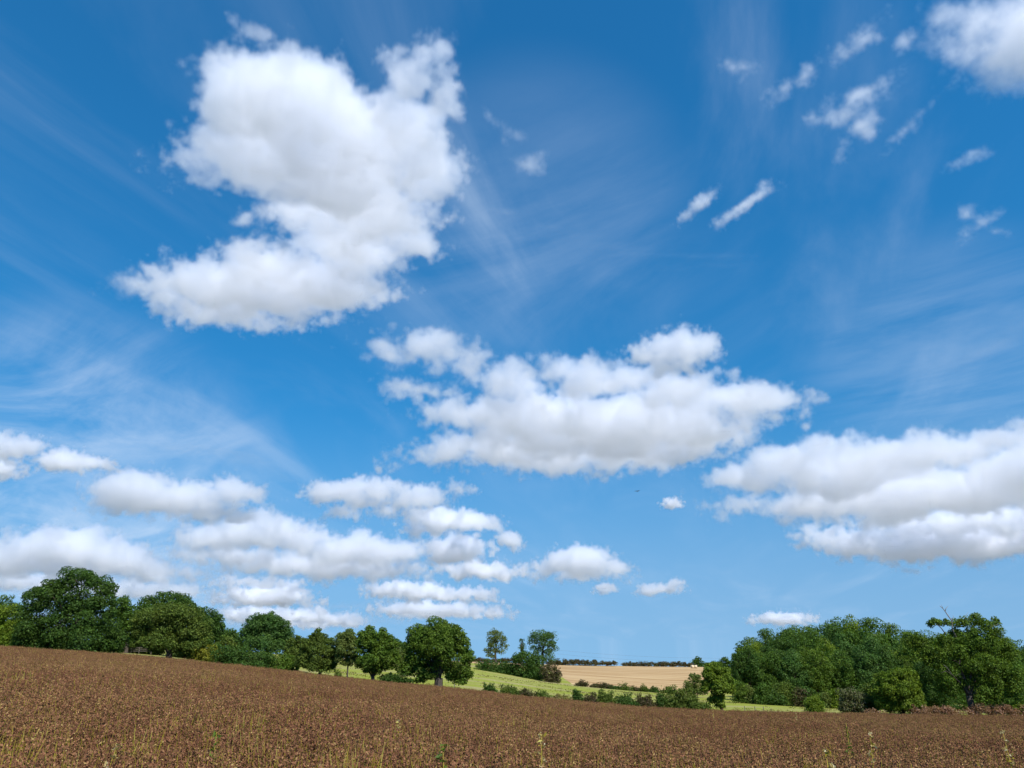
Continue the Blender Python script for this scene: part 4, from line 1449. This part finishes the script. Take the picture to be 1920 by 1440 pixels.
cloud('pale grey cloud bank behind the dark oak at the lower left', [(280, 1102, 60, 12), (330, 1108, 60, 10), (240, 1112, 50, 10), (60, 1092, 150, 14), (180, 1100, 80, 12)], size=.5, res=2.6, sig=.08, group=CG)
cloud('torn white cloud filling the top right corner', [(1880, 35, 105, 42), (1800, 25, 52, 34), (1830, 85, 50, 34), (1885, 105, 50, 40), (1900, 145, 34, 18), (1960, 60, 90, 70), (1780, 60, 36, 18, -30)], sig=0.07, amp=110, edge=75, group=CG)
cloud('hooked ragged white cloud on the upper right', [(1605, 190, 66, 20, -14), (1560, 215, 34, 18), (1625, 235, 26, 26), (1590, 272, 30, 9, -50)], sig=0.07, amp=95, edge=60, size=.75, res=3, group=CG)
cloud('short slanting streak cloud, left of two on the right of the sky', [(1312, 382, 40, 15, -36), (1296, 398, 22, 8, -40)], sig=.09, amp=60, edge=45, size=.6, res=2.6, group=CG)
cloud('long slanting streak cloud, right of two on the right of the sky', [(1398, 384, 64, 13, -32), (1376, 402, 36, 9, -25)], sig=.09, amp=55, edge=45, size=.6, res=2.6, group=CG)
cloud('slanting wisp left of the hooked ragged cloud', [(1478, 160, 52, 12, -26), (1505, 145, 20, 12, -40)], sig=.055, amp=75, edge=60, size=.65, res=3, group=CG)
cloud('small wisp leaning down to the right high on the right', [(1375, 122, 42, 13, 36), (1395, 138, 18, 9, 40)], sig=.05, amp=80, edge=60, size=.65, res=3, group=CG)
cloud('ragged wisp left of the torn corner cloud', [(1605, 74, 46, 14, -24), (1630, 62, 20, 12)], sig=.06, amp=85, edge=60, size=.65, res=3, group=CG)
cloud('faint tuft just left of the torn corner cloud', [(1700, 74, 20, 17, -35)], sig=.05, amp=80, edge=60, size=.6, res=3, group=CG)
cloud('bent wisp near the right edge at mid height', [(1842, 416, 34, 13, -20), (1815, 400, 14, 14, 40), (1868, 430, 14, 8, 30)], sig=.065, amp=80, edge=60, size=.6, res=3, group=CG)
cloud('small faint tuft below the torn corner cloud', [(1815, 290, 26, 9, -10), (1845, 288, 9, 7)], sig=.05, amp=80, edge=60, size=.55, res=3, group=CG)
cloud('thin feathered wisp right of the hooked cloud', [(1730, 215, 56, 7, -38), (1700, 240, 24, 10, -20)], sig=.045, amp=75, edge=60, size=.55, res=3, group=CG)
cloud('faint curled wisp right of the horn of the largest cloud', [(995, 308, 26, 22), (1000, 290, 24, 9)], sig=.035, amp=90, edge=60, size=.65, res=3, group=CG)
cloud('faint wisp above the curled wisp right of the largest cloud', [(958, 252, 26, 14, 30), (925, 225, 26, 10, 30)], sig=.03, amp=90, edge=60, size=.65, res=3, group=CG)

IG = 'thin cirrus streaks'
cloud('long thin cirrus streak crossing the middle of the sky', [(1050, 440, 110, 9, 12), (1180, 465, 120, 8, 8), (1330, 490, 110, 7, 7), (980, 410, 60, 8, 25)], sig=.022, amp=70, edge=60, res=3.4, flat=.8, comb=(.25, 1, 1.4), group=IG)
cloud('slanting cirrus band at the right edge above the long rugged cloud', [(1880, 640, 110, 16, -22), (1740, 690, 120, 14, -20), (1620, 730, 80, 10, -18)], sig=.016, amp=70, edge=70, res=3.6, flat=.7, comb=(.2, 1, 1.4), group=IG)
cloud('feathery cirrus band left below the largest cloud', [(430, 860, 110, 12, 6), (520, 885, 60, 9, 14), (340, 850, 70, 12, -6)], sig=.022, amp=70, edge=60, res=3.4, flat=.6, comb=(.25, 1, 1.4), group=IG)

cloud('hazy grey lilac cloud layer behind the left trees', [(60, 1090, 170, 16), (240, 1085, 150, 12), (420, 1078, 160, 12), (620, 1082, 150, 10), (150, 1108, 160, 9)], sig=.034, amp=60, edge=60, size=.6, res=3, bias=4, comb=(.35, 1, 1), group=CG)
cloud('hazy lilac cloud layer low behind the middle trees', [(560, 1132, 150, 9), (760, 1128, 120, 8), (470, 1172, 120, 10), (690, 1166, 130, 8)], sig=.032, amp=50, edge=50, size=.5, res=2.6, bias=4, comb=(.35, 1, 1), group=CG)
